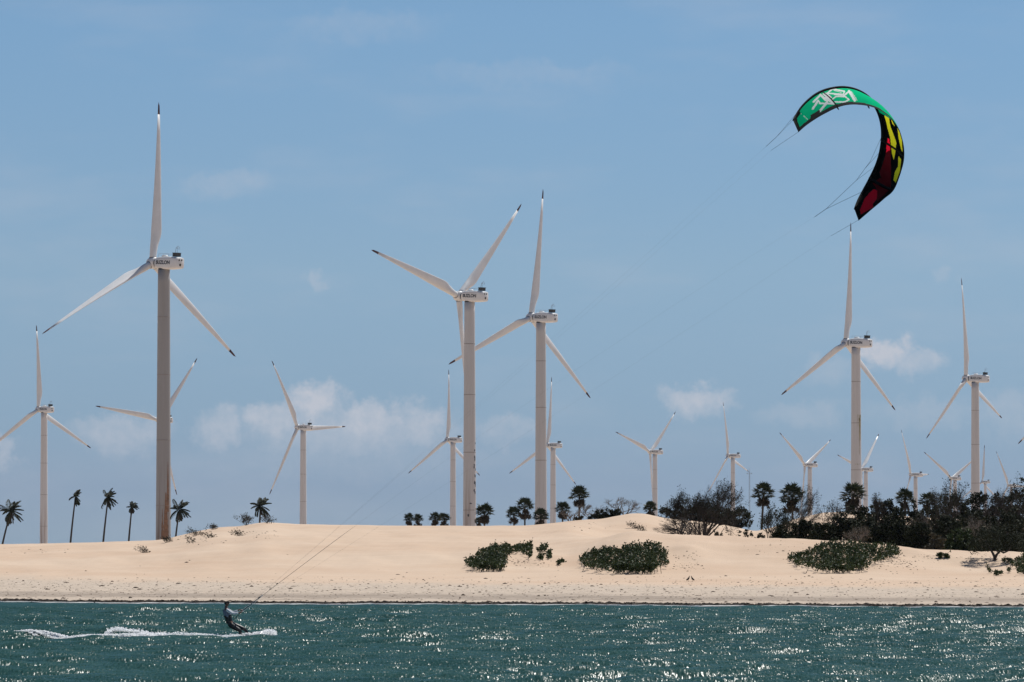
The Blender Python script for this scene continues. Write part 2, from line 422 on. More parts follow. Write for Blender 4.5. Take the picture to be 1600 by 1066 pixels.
for cu, cy_, hu, hy, nn in [(825, 880, 45, 9, 120), (1068, 886, 36, 7, 110), (1400, 880, 46, 12, 220), (1455, 871, 60, 7, 60), (1530, 872, 70, 7, 90), (1215, 856, 60, 14, 40), (1060, 870, 40, 8, 50), (300, 845, 60, 6, 60), (400, 835, 40, 6, 60), (930, 822, 40, 6, 25), (60, 860, 60, 6, 30)]:
    for _ in range(nn):
        a = cu + rnd.gauss(0, .5) * hu; D = hit(a, cy_ + rnd.gauss(0, .5) * hy)
        g = G(a, D); g.z -= .02; s = rnd.uniform(.02, .07)
        lump(mb, g, s * rnd.uniform(.8, 2.4), s, s * rnd.uniform(.4, 1.2), rnd, 5)
o = mb.build('beach_debris', DEB); tag(o, 'scattered dark bits of driftwood and dry weed on the pale beach', 'debris', kind='stuff')

# ------------------------------------------------------------------ wind turbines
m = bpy.data.materials.new('turbine_white'); m.use_nodes = True; m.node_tree.nodes.clear(); q = NT(m.node_tree)
b = q.node('ShaderNodeBsdfPrincipled'); o_ = q.node('ShaderNodeOutputMaterial'); q.l.new(b.outputs[0], o_.inputs[0])
tcx = q.node('ShaderNodeTexCoord'); n = q.noise(tcx.outputs['Object'], .5, 5, .6)
q.put(b.inputs['Base Color'], q.mix(q.mapr(n, .3, .75), (.76, .765, .775, 1), (.68, .68, .68, 1))); b.inputs['Roughness'].default_value = .42
WHITE = m
m = bpy.data.materials.new('tower_paint'); m.use_nodes = True; m.node_tree.nodes.clear(); q = NT(m.node_tree)
b = q.node('ShaderNodeBsdfPrincipled'); o_ = q.node('ShaderNodeOutputMaterial'); q.l.new(b.outputs[0], o_.inputs[0])
tcx = q.node('ShaderNodeTexCoord'); oi = q.node('ShaderNodeObjectInfo'); pos = tcx.outputs['Object']
ad = q.node('ShaderNodeVectorMath', operation='ADD'); q.put(ad.inputs[0], q.scalev(pos, (1, 1, .035)))
sv = q.node('ShaderNodeVectorMath', operation='SCALE'); sv.inputs[0].default_value = (31, 17, 0); q.put(sv.inputs[3], oi.outputs['Random']); q.put(ad.inputs[1], sv.outputs[0])
st1 = q.noise(ad.outputs[0], 1.1, 4, .6)
sp = q.node('ShaderNodeSeparateXYZ'); q.put(sp.inputs[0], pos)
low = q.mapr(sp.outputs[2], 26, 2, 0, 1)
base = q.mix(q.mapr(st1, .35, .8), (.68, .665, .655, 1), (.60, .58, .56, 1))
rust = q.math('MULTIPLY', q.mapr(st1, .50, .62), q.math('MULTIPLY', low, .8))
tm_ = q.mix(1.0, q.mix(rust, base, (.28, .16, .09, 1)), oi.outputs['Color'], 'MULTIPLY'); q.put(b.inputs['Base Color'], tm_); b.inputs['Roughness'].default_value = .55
TOWERM = m
SEAM = mat('tower_seam', (.30, .27, .25), .7)
TIPM = mat('blade_tip_paint', (.055, .012, .014), .5, noise=(2, .3))
DARK = mat('dark_metal', (.035, .04, .042), .6)
LETTER = mat('lettering_paint', (.05, .06, .075), .6)
COLLAR = mat('collar_grey', (.22, .23, .25), .6)
OFFN = 4.3; HUBZ = 76.0
def tower_mesh():
    mb = MB(); n = 40; rings = []
    for i in range(25):
        f = i / 24; r = 2.08 * (1 - f) + 1.62 * f
        rings.append([(math.cos(2 * math.pi * k / n) * r, math.sin(2 * math.pi * k / n) * r, f * (HUBZ - 1.75)) for k in range(n)])
    mb.loft(rings)
    for zc in (13, 30, 47, 62):
        f = zc / (HUBZ - 1.75); r = 2.08 * (1 - f) + 1.62 * f + .03
        mb.loft([[(math.cos(2 * math.pi * k / n) * r, math.sin(2 * math.pi * k / n) * r, zc + d) for k in range(n)] for d in (-.09, .09)], 1)
    return mb.mesh('tower', [TOWERM, SEAM], True)
def nacelle_mesh():
    mb = MB(); rings = []; n = 28
    # y from front (+2.6) to rear (-6.3): half width, z bottom, z top, squareness
    prof = [(2.62, .9, -.95, .95, 2.2), (2.45, 1.25, -1.35, 1.3, 2.6), (2.0, 1.45, -1.55, 1.5, 3.2), (1.0, 1.55, -1.68, 1.66, 4.5), (-1, 1.58, -1.72, 1.76, 5), (-3.2, 1.58, -1.70, 1.78, 5), (-4.6, 1.56, -1.6, 1.72, 5), (-5.7, 1.5, -1.5, 1.6, 5), (-6.2, 1.44, -1.42, 1.5, 4.5), (-6.32, 1.3, -1.3, 1.36, 4.2)]
    for y, hw, zb, zt, e in prof:
        r = []
        for k in range(n):
            a = 2 * math.pi * k / n; cx, sz = math.cos(a), math.sin(a)
            x = hw * math.copysign(abs(cx) ** (2 / e), cx); z = math.copysign(abs(sz) ** (2 / e), sz)
            r.append((x, y, (zt + zb) / 2 + z * (zt - zb) / 2))
        rings.append(r)
    mb.loft(rings)
    return mb.mesh('nacelle', WHITE, True)
def blade_meshes():
    n = 20
    def ring(r):
        if r < 9: f = max(0, (r - 2.2) / 6.8); f = f * f * (3 - 2 * f); c = 1.9 * (1 - f) + 3.15 * f; th = 1.9 * (1 - f) + .75 * f
        else: f = (r - 9) / 35; f = f; c = 3.15 * (1 - f) ** .85 * .86 + .42 + .02; c = min(c, 3.15); th = .75 * (1 - f) ** 1.3 + .06
        if r < 9: tw = 16
        else: tw = 16 * (1 - (r - 9) / 35) ** 2 + 1
        if r > 43: c *= max(.12, 1 - (r - 43) / 1.05); th *= .5
        rd = max(0, min(1, (r - 2.2) / 5)); off = (.5 - .30 * 1) * rd * c          # shift so that the leading edge stays straight
        out = []
        for k in range(n):
            a = 2 * math.pi * k / n
            x = math.cos(a) * c / 2
            thk = th / 2 * math.sin(a) * (1 - rd * .45 * math.cos(a)) 
            x += off
            ct, stt = math.cos(R(tw) * rd), math.sin(R(tw) * rd)
            pre = 1.3 * (r / 44) ** 2                                                 # prebend upwind
            out.append((x * ct - thk * stt * 0, thk - x * stt + pre, r))
        return out
    mb = MB(); mb.loft([ring(r) for r in (1.1, 2.2, 3, 4, 5, 6, 7, 8, 9, 11, 14, 18, 22, 27, 32, 36, 40.6)])
    # dark root collar
    a = mb.mesh('blade', [WHITE], True)
    mt = MB(); mt.loft([ring(r) for r in (40.6, 41.5, 42.5, 43, 43.5, 43.8, 43.95)])
    bm = mt.mesh('blade_tip', [TIPM], True)
    mc = MB(); mc.tube([(0, 0, 1.25), (0, 0, 1.5)], 1.06, 24)
    cm = mc.mesh('root_collar', [COLLAR], True)
    return a, bm, cm
def hub_mesh():
    mb = MB(); n = 28
    prof = [(-1.45, 1.15), (-1.35, 1.45), (-.6, 1.62), (.4, 1.6), (1.2, 1.3), (1.75, .8), (2.0, .3), (2.05, .05)]
    mb.loft([[(math.cos(2 * math.pi * k / n) * r, y, math.sin(2 * math.pi * k / n) * r) for k in range(n)] for y, r in prof])
    return mb.mesh('hub', [WHITE], True)
def text_mesh(name, body, size, m, ext=.02, off=.0):
    cu = bpy.data.curves.new(name, 'FONT'); cu.body = body; cu.size = size; cu.extrude = ext; cu.offset = off
    cu.align_x = 'CENTER'; cu.align_y = 'CENTER'
    ob = bpy.data.objects.new(name, cu); COL.objects.link(ob)
    dg = C.evaluated_depsgraph_get(); dg.update()
    me = bpy.data.meshes.new_from_object(ob.evaluated_get(dg)); me.name = name
    bpy.data.objects.remove(ob); me.materials.clear(); me.materials.append(m); return me
TM = tower_mesh(); NM = nacelle_mesh(); BLM, BTM, BCM = blade_meshes(); HM = hub_mesh()
LTM = text_mesh('lettering', 'SUZLON', 1.35, LETTER, .02, .045)
mb = MB(); mb.box((0, -4.75, 2.27), (1.7, 1.5, .95)); mb.box((0, -4.75, 2.8), (1.9, 1.7, .1)); CLM = mb.mesh('roof_cooler', DARK)
mb = MB(); mb.tube([(-.5, -4.6, 2.8), (-.45, -4.9, 4.1), (0, -5.2, 4.7), (.45, -5.3, 4.2), (.3, -5.2, 3.7)], .05, 6); SLM = mb.mesh('sensor_loop', COLLAR)
mb = MB(); mb.tube([(.6, -4.3, 2.8), (.6, -4.3, 4.2)], .04, 5); mb.tube([(.25, -4.3, 4.15), (.95, -4.3, 4.15)], .06, 5); SNM = mb.mesh('wind_sensor', COLLAR)
RLM = []
for x in (-1, 1):
    mb = MB(); mb.tube([(x * .9, 1.2, 1.7), (x * .9, 1.2, 2.48), (x * .9, -2.6, 2.48), (x * .9, -2.6, 1.7)], .035, 4); RLM.append(mb.mesh('roof_rail', COLLAR))
mb = MB()
rings = [[(math.cos(2 * math.pi * k / 16) * r * .8, -.3 + math.sin(2 * math.pi * k / 16) * r * 1.1, z) for k in range(16)] for z, r in ((1.6, 1), (1.95, .95), (2.15, .7), (2.2, .2))]
mb.loft(rings); HTM = mb.mesh('roof_hatch', WHITE, True)
VNM = []
for x, z_, r_v in ((-.55, .85, .27), (.35, .85, .27), (-.15, -.45, .38)):
    mb = MB(); mb.tube([(x, -6.2, z_), (x, -6.36, z_)], r_v, 14); VNM.append(mb.mesh('rear_vent', DARK, True))
mb = MB(); mb.tube([(0, 0, -1.85), (0, 0, -1.45)], 1.5, 24); YRM = mb.mesh('yaw_ring', DARK, True)
mb = MB(); mb.tube([(0, 2.3, 0), (0, 2.95, 0)], 1.15, 24); BRM = mb.mesh('shaft_ring', DARK, True)
def child(name, me, parent, loc=(0, 0, 0), rot=(0, 0, 0), sc=None):
    o = bpy.data.objects.new(name, me); COL.objects.link(o); o.parent = parent
    o.location = loc; o.rotation_euler = rot
    if sc: o.scale = sc
    return o
TILT = R(2.5); CONE = 0.0
def turbine(hpx, hpy, s, phi, th, label, cone=0):
    D = F / s; phi = R(phi)
    hub = P(hpx, hpy, D)
    hv = Vector((-math.sin(phi), math.cos(phi), 0)) * OFFN
    bx, by = hub.x - hv.x, hub.y - hv.y
    gz = 1.0; root = empty('wind_turbine', (bx, by, gz), phi)
    H = hub.z - gz - OFFN * math.sin(TILT)
    tag(root, label, 'wind turbine', 'wind turbines behind the dunes')
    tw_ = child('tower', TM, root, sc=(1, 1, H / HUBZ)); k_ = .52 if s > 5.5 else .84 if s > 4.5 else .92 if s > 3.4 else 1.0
    tw_.color = (k_, k_ * 1.005, k_ * 1.02, 1)  # toned by distance: nearest paint darker, far towers' haze put into the colour
    na = child('nacelle', NM, root, (0, 0, H), (TILT, 0, 0))
    far = s < 2.6
    lt = child('lettering', LTM, na, (-1.60, -1.15, .12), (R(90), 0, R(-90)))
    child('roof_cooler', CLM, na); child('yaw_ring', YRM, na); child('shaft_ring', BRM, na)
    for vm in VNM: child('rear_vent', vm, na)
    if not far:
        for rm in RLM: child('roof_rail', rm, na)
        child('roof_hatch', HTM, na); child('sensor_loop', SLM, na); child('wind_sensor', SNM, na)
    hb = child('hub', HM, root, (0, OFFN * math.cos(TILT), H + OFFN * math.sin(TILT)), (TILT, 0, 0))
    for k in range(3):
        a = R(th) + k * 2 * math.pi / 3
        rot = Matrix.Rotation(TILT, 3, 'X') @ Matrix.Rotation(a, 3, 'Y') @ Matrix.Rotation(-R(cone), 3, 'X')
        pt_ = {(0, 2): 85, (12, 0): -60, (16, 0): -60}.get((len(TRL), k), 0)
        bl = child('blade', BLM, root, hb.location, (rot @ Matrix.Rotation(R(pt_), 3, 'Z')).to_euler())
        child('blade_tip', BTM, bl)
        child('root_collar', BCM, bl)
    TRL.append(root); return root
TRL = []
TURB = [
 (238.5, 411, 5.78, 48.7, 4.0, 'tallest and nearest wind turbine, rust stained at the foot of its tower', 2.0),
 (60.3, 639.5, 3.0, 46.9, -3.1, 'small white wind turbine at the far left, just left of the tallest turbine'),
 (247.5, 656, 2.88, 43.7, 38.7, 'white wind turbine almost wholly hidden behind the tower of the tallest turbine'),
 (464.9, 667.8, 2.746, 51.6, -31.6, 'lone wind turbine right of the tallest one, one blade pointing level to the right'),
 (716.7, 462.9, 5.05, 52.4, 46.6, 'large wind turbine with dark peeling marks down its tower and one blade hanging'),
 (699.2, 687, 2.50, 54.5, .4, 'small wind turbine whose nacelle ends behind the tower with dark peeling marks'),
 (829.8, 496, 4.638, 50.2, 7.3, 'large wind turbine just right of the one with dark peeling marks'),
 (855.5, 695.6, 2.447, 55.2, 4.8, 'small wind turbine just behind the right tower of the large middle pair'),
 (1015.6, 706, 2.186, 53.9, 47.8, 'small distant wind turbine above the bare shrubs, left of the dark twiggy trees'),
 (1137.6, 712, 1.95, 62, -13.6, 'small distant wind turbine rising behind the dark twiggy trees'),
 (1257.8, 726.3, 2.05, 55.8, 63, 'small distant wind turbine above a leaning shrub, its upper blades open in a wide V'),
 (1321.9, 535.6, 4.3, 53.5, 3, 'large wind turbine under the kite, greenish stain streaking its tower'),
 (1345.6, 733.5, 1.88, 60, 45, 'distant wind turbine with a bright white blade, half hidden by the tower under the kite'),
 (1423.2, 741.6, 1.85, 64, -31, 'distant wind turbine with a short blade pointing right, low over the fan palms'),
 (1486.3, 747.3, 1.758, 46, 61.4, 'distant wind turbine with only its hub and two raised blades above the thicket'),
 (1509.7, 591.2, 3.596, 59.9, -7.8, 'tall wind turbine near the right edge with its three blades all in view'),
 (1535, 753, 1.32, 48, 1.8, 'distant wind turbine peeping out right of the last big tower, one upright white blade'),
 (1575.6, 758.5, 1.378, 42.7, -28.5, 'farthest right small wind turbine, nacelle half hidden in tree tops'),
 (1667, 616, 3.45, 52, -2, 'wind turbine outside the right edge, only the tip of one blade in view'),
]
TRO = [turbine(*a) for a in TURB]
# peeling painted marks on one tower (vertical row of worn characters)
rnd = random.Random(11); mb = MB(); tr = TRO[4]; D3 = F / 5.05
marks = [(742.3, 715, 1.6, 3), (742.3, 719, 1.4, 2), (741.2, 729, .8, 6), (743, 734, .8, 2), (742.5, 744, 1.6, 3), (741.8, 754, .9, 4), (742.8, 757, .8, 6), (741, 766, 1.4, 3), (742.4, 770, 1.2, 3), (742, 704, .7, 2), (742.6, 693, 1.2, .6), (735, 787, 6, .3), (732, 806, .6, 3)]
for px, py, ww, hh in marks:
    p = P(px, py, D3)
    lx = p.x - tr.location.x; z = p.z - tr.location.z
    f = z / (tr.children[0].scale.z * (HUBZ - 1.75)); rr = 2.08 * (1 - f) + 1.62 * f + .02
    if abs(lx) > rr * .95: lx = math.copysign(rr * .95, lx)
    for _ in range(int(2 + hh)):
        x0 = lx + rnd.uniform(-.5, .5) * ww / 5.05 * .6; zc = z + rnd.uniform(-.5, .5) * hh / 5.05
        x0 = max(-rr * .97, min(rr * .97, x0)); y0 = -math.sqrt(rr * rr - x0 * x0)
        an = math.atan2(y0, x0) + math.pi / 2
        rt = Matrix.Rotation(an, 3, 'Z') @ Matrix.Rotation(rnd.uniform(-.5, .5), 3, 'Y')
        mb.box((x0, y0, zc), (.20 + rnd.random() * .2, .05, .25 + rnd.random() * .35), 0, rt)
o = mb.build('worn_marking', LETTER); o.parent = tr; o.rotation_euler = (0, 0, -tr.rotation_euler.z); o['label'] = 'dark peeling painted marks in a vertical row'
# greenish stain on the tower under the kite
GREEN = mat('algae_stain', (.30, .27, .14), .8, noise=(.6, .4)); mb = MB(); tr = TRO[11]; D3 = F / 4.265
for (y0, y1, ww, xo) in [(650, 690, 2.4, 6), (655, 712, 1.2, 4.5), (650, 668, .9, 2.5), (726, 727.5, 8, 2)]:
    nseg = 14; vs = []; 
    for i in range(nseg + 1):
        py = y0 + (y1 - y0) * i / nseg; p = P(1339, py, D3); z = p.z - tr.location.z
        f = z / (tr.children[0].scale.z * (HUBZ - 1.75)); rr = 2.08 * (1 - f) + 1.62 * f + .025
        w2 = ww / 4.265 / 2 * (1 - .7 * i / nseg * (y1 - y0 > 5)) * rnd.uniform(.7, 1.1)
        for sgn in (-1, 0, 1):
            x0 = max(-rr * .98, min(rr * .98, xo / 4.265 + sgn * w2)); vs.append((x0, -math.sqrt(rr * rr - x0 * x0), z))
    mb.add(vs, [(i * 3 + j, i * 3 + j + 3, i * 3 + j + 4, i * 3 + j + 1) for i in range(nseg) for j in (0, 1)])
o = mb.build('algae_stain', GREEN); o.parent = tr; o.rotation_euler = (0, 0, -tr.rotation_euler.z)

RUST = mat('rust_stain', (.25, .14, .085), .8, noise=(1.2, .35)); tr = TRO[0]; D3 = F / 5.78
for y0, y1, ww, xo in [(770, 866, 9, 4.5), (722, 800, 3, 7.5), (795, 866, 4, -1)]:
    mb = MB(); vs = []; nseg = 22
    for i in range(nseg + 1):
        py = y0 + (y1 - y0) * i / nseg; z = P(255, py, D3).z - tr.location.z
        f = z / (tr.children[0].scale.z * (HUBZ - 1.75)); rr = 2.08 * (1 - f) + 1.62 * f + .03
        w2 = ww / 5.78 / 2 * min(1, .15 + 1.3 * i / nseg) * rnd.uniform(.75, 1.1)
        for q_ in range(5):
            x0 = max(-rr * .97, min(rr * .97, xo / 5.78 + (q_ / 2 - 1) * w2)); vs.append((x0, -math.sqrt(rr * rr - x0 * x0), z))
    mb.add(vs, [(i * 5 + j, i * 5 + j + 5, i * 5 + j + 6, i * 5 + j + 1) for i in range(nseg) for j in range(4)])
    o = mb.build('rust_stain', RUST); o.parent = tr; o.rotation_euler = (0, 0, -tr.rotation_euler.z)

# thin lattice mast
mb = MB(); D3 = 2600.0; bp = P(1171, 845, D3); bp.z = 1; top = P(1171, 737, D3).z
for k in range(3):
    a = k * 2.094; mb.tube([bp + Vector((math.cos(a) * .35, math.sin(a) * .35, 0)), Vector((bp.x + math.cos(a) * .22, bp.y + math.sin(a) * .22, top))], .045, 4)
nst = 40
for i in range(nst):
    z0 = 1 + (top - 1) * i / nst; z1 = 1 + (top - 1) * (i + 1) / nst
    for k in range(3):
        a, b2 = k * 2.094, ((k + (1 if i % 2 else 2)) % 3) * 2.094
        mb.tube([(bp.x + math.cos(a) * .3, bp.y + math.sin(a) * .3, z0), (bp.x + math.cos(b2) * .3, bp.y + math.sin(b2) * .3, z1)], .03, 3)
mast_parts = mb
r_ = empty('lattice_mast', (0, 0, 0)); mb.build('mast_frame', COLLAR, r_); tag(r_, 'thin grey lattice mast standing right of the dark twiggy trees', 'mast')
mb = MB(); mb.tube([(bp.x - 1.0, bp.y, top - 1), (bp.x + 1.0, bp.y, top - 1)], .06, 4); mb.tube([(bp.x, bp.y, top - .2), (bp.x, bp.y, top + 1.6)], .05, 4)
mb.box((bp.x + 1, bp.y, top - .8), (.3, .3, .4)); mb.box((bp.x - 1, bp.y, top - .8), (.3, .3, .4)); mb.build('sensor_arm', COLLAR, r_)

# ------------------------------------------------------------------ vegetation
BARK = mat('palm_bark', (.045, .038, .032), .9, noise=(4, .4), bump=(10, .5))
TWIG = mat('bare_twigs', (.045, .038, .034), .9, noise=(2, .4))
GTWIG = mat('grey_twigs', (.19, .165, .145), .9, noise=(2, .35))
COCO = leafmat('coconut_leaf', (.018, .026, .012), (.045, .052, .024), .6, .1, .2)
FANL = leafmat('fan_leaf', (.018, .028, .014), (.042, .055, .028), .6, .1, .2)
DEADL = leafmat('dead_leaf', (.030, .025, .018), (.060, .048, .034), .8, .1)
BUSHL = leafmat('thicket_leaf', (.014, .019, .010), (.034, .042, .020), .7, .06, .15)
GREENL = leafmat('green_leaf', (.018, .032, .010), (.058, .084, .024), .55, .15, .25)
DRYL = leafmat('dry_leaf', (.050, .045, .028), (.090, .078, .048), .7, .1)
def rvec(r):
    while True:
        v = Vector((r.uniform(-1, 1), r.uniform(-1, 1), r.uniform(-1, 1)))
        if .01 < v.length < 1: return v.normalized()
def leaf(mb, p, d, w, n, L, W):
    s = d.cross(n)
    if s.length < 1e-4: return
    s = s.normalized() * W / 2
    mb.add([p, p + d * L * .5 + s, p + d * L, p + d * L * .5 - s], [(0, 1, 2, 3)])

def coconut(px, cy, basepx, D, r_px, label, seed, squash=1.0, nfr=20, wind=.8):
    rnd = random.Random(seed); s = F / D
    c = P(px, cy, D); g = G(basepx, D); g.z = ground(basepx, D)
    # the trunk continues below the dune crest along the same lean
    root = empty('coconut_palm', g); tag(root, label, 'palm tree', 'wind bent coconut palms behind the dune')
    top = c - g; pts = []
    for i in range(10):
        f = i / 9; pts.append(Vector((top.x * (f ** 1.25), top.y * f, top.z * f)))
    mb = MB(); mb.tube(pts, [.26 - .11 * i / 9 + (.12 if i == 0 else 0) for i in range(10)], 8); mb.build('trunk', BARK, root, True)
    mb = MB(); Rr = r_px / s
    for k in range(nfr):
        az = 2.399 * k + rnd.uniform(-.3, .3); el = R(rnd.uniform(-55, 80)) if k % 3 else R(rnd.uniform(20, 85))
        d = Vector((math.cos(az) * math.cos(el) * squash, math.sin(az) * math.cos(el), math.sin(el))); L = Rr * rnd.uniform(.85, 1.15) * (1.12 if el < 0 else 1)
        p = top.copy(); pr = []; dd = d.normalized(); nseg = 9
        for i in range(nseg + 1):
            pr.append(p.copy()); p = p + dd * L / nseg
            dd = (dd + Vector((wind * .085, 0, -.115 - .03 * rnd.random()))).normalized()
        for i in range(nseg):
            dv = (pr[i + 1] - pr[i]).normalized(); side = dv.cross(Vector((0, 0, 1)))
            if side.length < .05: side = Vector((0, 1, 0))
            side.normalize()
            for sub in range(3):
                f = (i + sub / 3) / nseg
                if f < .1: continue
                pp = pr[i].lerp(pr[i + 1], sub / 3); ll = L * .24 * math.sin(math.pi * min(1, .12 + f * .85)) + .12
                for sg in (-1, 1):
                    ld_ = (side * sg * .75 + dv * .55 + Vector((wind * .25, 0, -.55)) + rvec(rnd) * .12).normalized()
                    leaf(mb, pp, ld_, 0, dv, ll, .22)
        mb.tube(pr, [.05 - .004 * i for i in range(nseg + 1)], 3, cap=False)
    mb.build('fronds', COCO, root)
    mb = MB()
    for k in range(7):
        az = rnd.uniform(0, 6.28); L = Rr * rnd.uniform(.6, .9)
        d = Vector((math.cos(az) * .25 + .12, math.sin(az) * .25, -1)).normalized()
        for j in range(9): leaf(mb, top + d * L * j / 10, (d + rvec(rnd) * .3).normalized(), 0, Vector((0, 1, 0)), L * .3, .3)
    mb.build('dead_fronds', DEADL, root)
    return root
coconut(17, 799, 1, 1300, 23, 'coconut palm at the left edge of the photo, widest crown of the row', 1, 1.0, 24)
coconut(118, 776, 109, 1300, 14, 'slim coconut palm with a narrow ragged crown, second from the left edge', 2, .35, 18, 1.3)
coconut(169, 778, 160, 1300, 17, 'tallest coconut palm of the row, fronds streaming to the right, between two slim palms', 3, .6, 22, 1.2)
coconut(206, 793, 200, 1300, 11, 'small coconut palm just left of the tallest turbine tower', 4, .7, 17, .7)
coconut(280, 797, 272, 1300, 20, 'coconut palm right beside the foot of the tallest turbine tower', 5, .85, 24, 1.0)
coconut(407, 791, 404, 1150, 18, 'coconut palm on the dune crest above dry scrub, alone left of a turbine', 6, .9, 22, .8)

def fanpalm(px, cy, D, r_px, label, seed, group='fan palms behind the dunes', nleaf=34, basepx=None, flat=1.0, skirt=.5):
    rnd = random.Random(seed); s = F / D; bpx = px if basepx is None else basepx
    c = P(px, cy, D); g = G(bpx, D); root = empty('fan_palm', g)
    tag(root, label, 'palm tree', group); top = c - g; Rr = r_px / s * 1.22
    mb = MB(); mb.tube([Vector((top.x * f, top.y * f, top.z * f)) for f in (0, .25, .5, .75, 1)], [.2, .15, .13, .12, .12], 7); mb.build('trunk', BARK, root, True)
    mb = MB(); md = MB()
    def fan(mbx, pos, d, rf, up):
        side = d.cross(up)
        if side.length < .05: side = d.cross(Vector((0, 1, 0)))
        side.normalize(); nb = 11
        for j in range(nb):
            a = R(-115 + 230 * j / (nb - 1)) * rnd.uniform(.95, 1.05)
            dd = (d * math.cos(a) + side * math.sin(a) + up * (.16 * math.cos(j * 9.1)) + Vector((0, 0, -.12))).normalized()
            leaf(mbx, pos, dd, 0, up if up.length > 0 else Vector((0, 0, 1)), rf * rnd.uniform(.85, 1.1), rf * .26)
    for k in range(nleaf):
        az = 2.399 * k; f = (k + .5) / nleaf; sz = 1 - f * (1.25 + .0)
        el = math.asin(max(-.6, min(1, sz))) + rnd.uniform(-.12, .12)
        d = Vector((math.cos(az) * math.cos(el), math.sin(az) * math.cos(el), math.sin(el) * flat)).normalized()
        L = Rr * .62 * rnd.uniform(.85, 1.15); e = top + d * L
        mb.tube([top, top + d * L * .5, e + Vector((.02, 0, -.03))], [.025, .018, .012], 3, cap=False)
        up = (Vector((0, 0, 1)) - d * d.z + rvec(rnd) * .35).normalized()
        fan(mb, e, (d + Vector((.1, 0, -.15))).normalized(), Rr * .5, up)
    for k in range(int(22 * skirt)):
        az = 2.399 * k; d = Vector((math.cos(az) * .45, math.sin(az) * .45, -1)).normalized(); L = Rr * rnd.uniform(.25, 1.0)
        fan(md, top + d * L, d, Rr * .44, rvec(rnd))
    mb.build('fronds', FANL, root); md.build('dead_fronds', DEADL, root); return root
FP = [(639, 811, 800, 8, 'small fan palm at the left end of the flat crest, leftmost of the low palms'), (653, 812, 820, 8, 'low bushy fan palm just right of the leftmost one on the flat crest'),
      (680, 810, 800, 9, 'left low fan palm of the pair beside a small turbine tower'), (694, 811, 815, 9, 'right low fan palm of the pair touching a small turbine tower'),
      (757, 801, 760, 13, 'ragged fan palm just right of the tower with peeling marks'), (748, 815, 780, 6, 'tiny fan palm at the foot of the tower with dark peeling marks'),
      (803, 804, 800, 11, 'left fan palm of the clump left of the second middle tower'), (820, 793, 790, 13, 'tallest fan palm of the clump left of the second middle tower'),
      (845, 808, 770, 12, 'low bushy fan palm in front of the second middle tower'), (879, 796, 780, 11, 'fan palm right of the small tower, shorter of two standing palms'),
      (905, 775, 760, 14, 'tall thin fan palm rising above grey bare shrubs left of the high dune'), (1016, 795, 700, 10, 'low fan palm at the foot of a distant turbine on the high dune crest')]
for i, (a, b_, D_, r_px, lab) in enumerate(FP): fanpalm(a, b_, D_, r_px, lab, 40 + i, skirt=.9 if i in (9, 10, 4) else .6)
fanpalm(1193, 772, 640, 16, 'left fan palm of the two standing together right of the dark twiggy trees', 60, basepx=1188, skirt=1.0)
fanpalm(1238, 776, 640, 18, 'right fan palm of the two standing together, beside a leaning shrub', 61, basepx=1238, skirt=1.0)
fanpalm(1333, 774, 600, 18, 'fan palm in front of the turbine tower under the kite', 62, skirt=1.0)
fanpalm(1414, 780, 600, 14, 'fan palm with spiky fronds rising from the thicket under a distant turbine', 63)
fanpalm(1449, 784, 600, 13, 'rounder fan palm next to the spiky one in the thicket', 64)

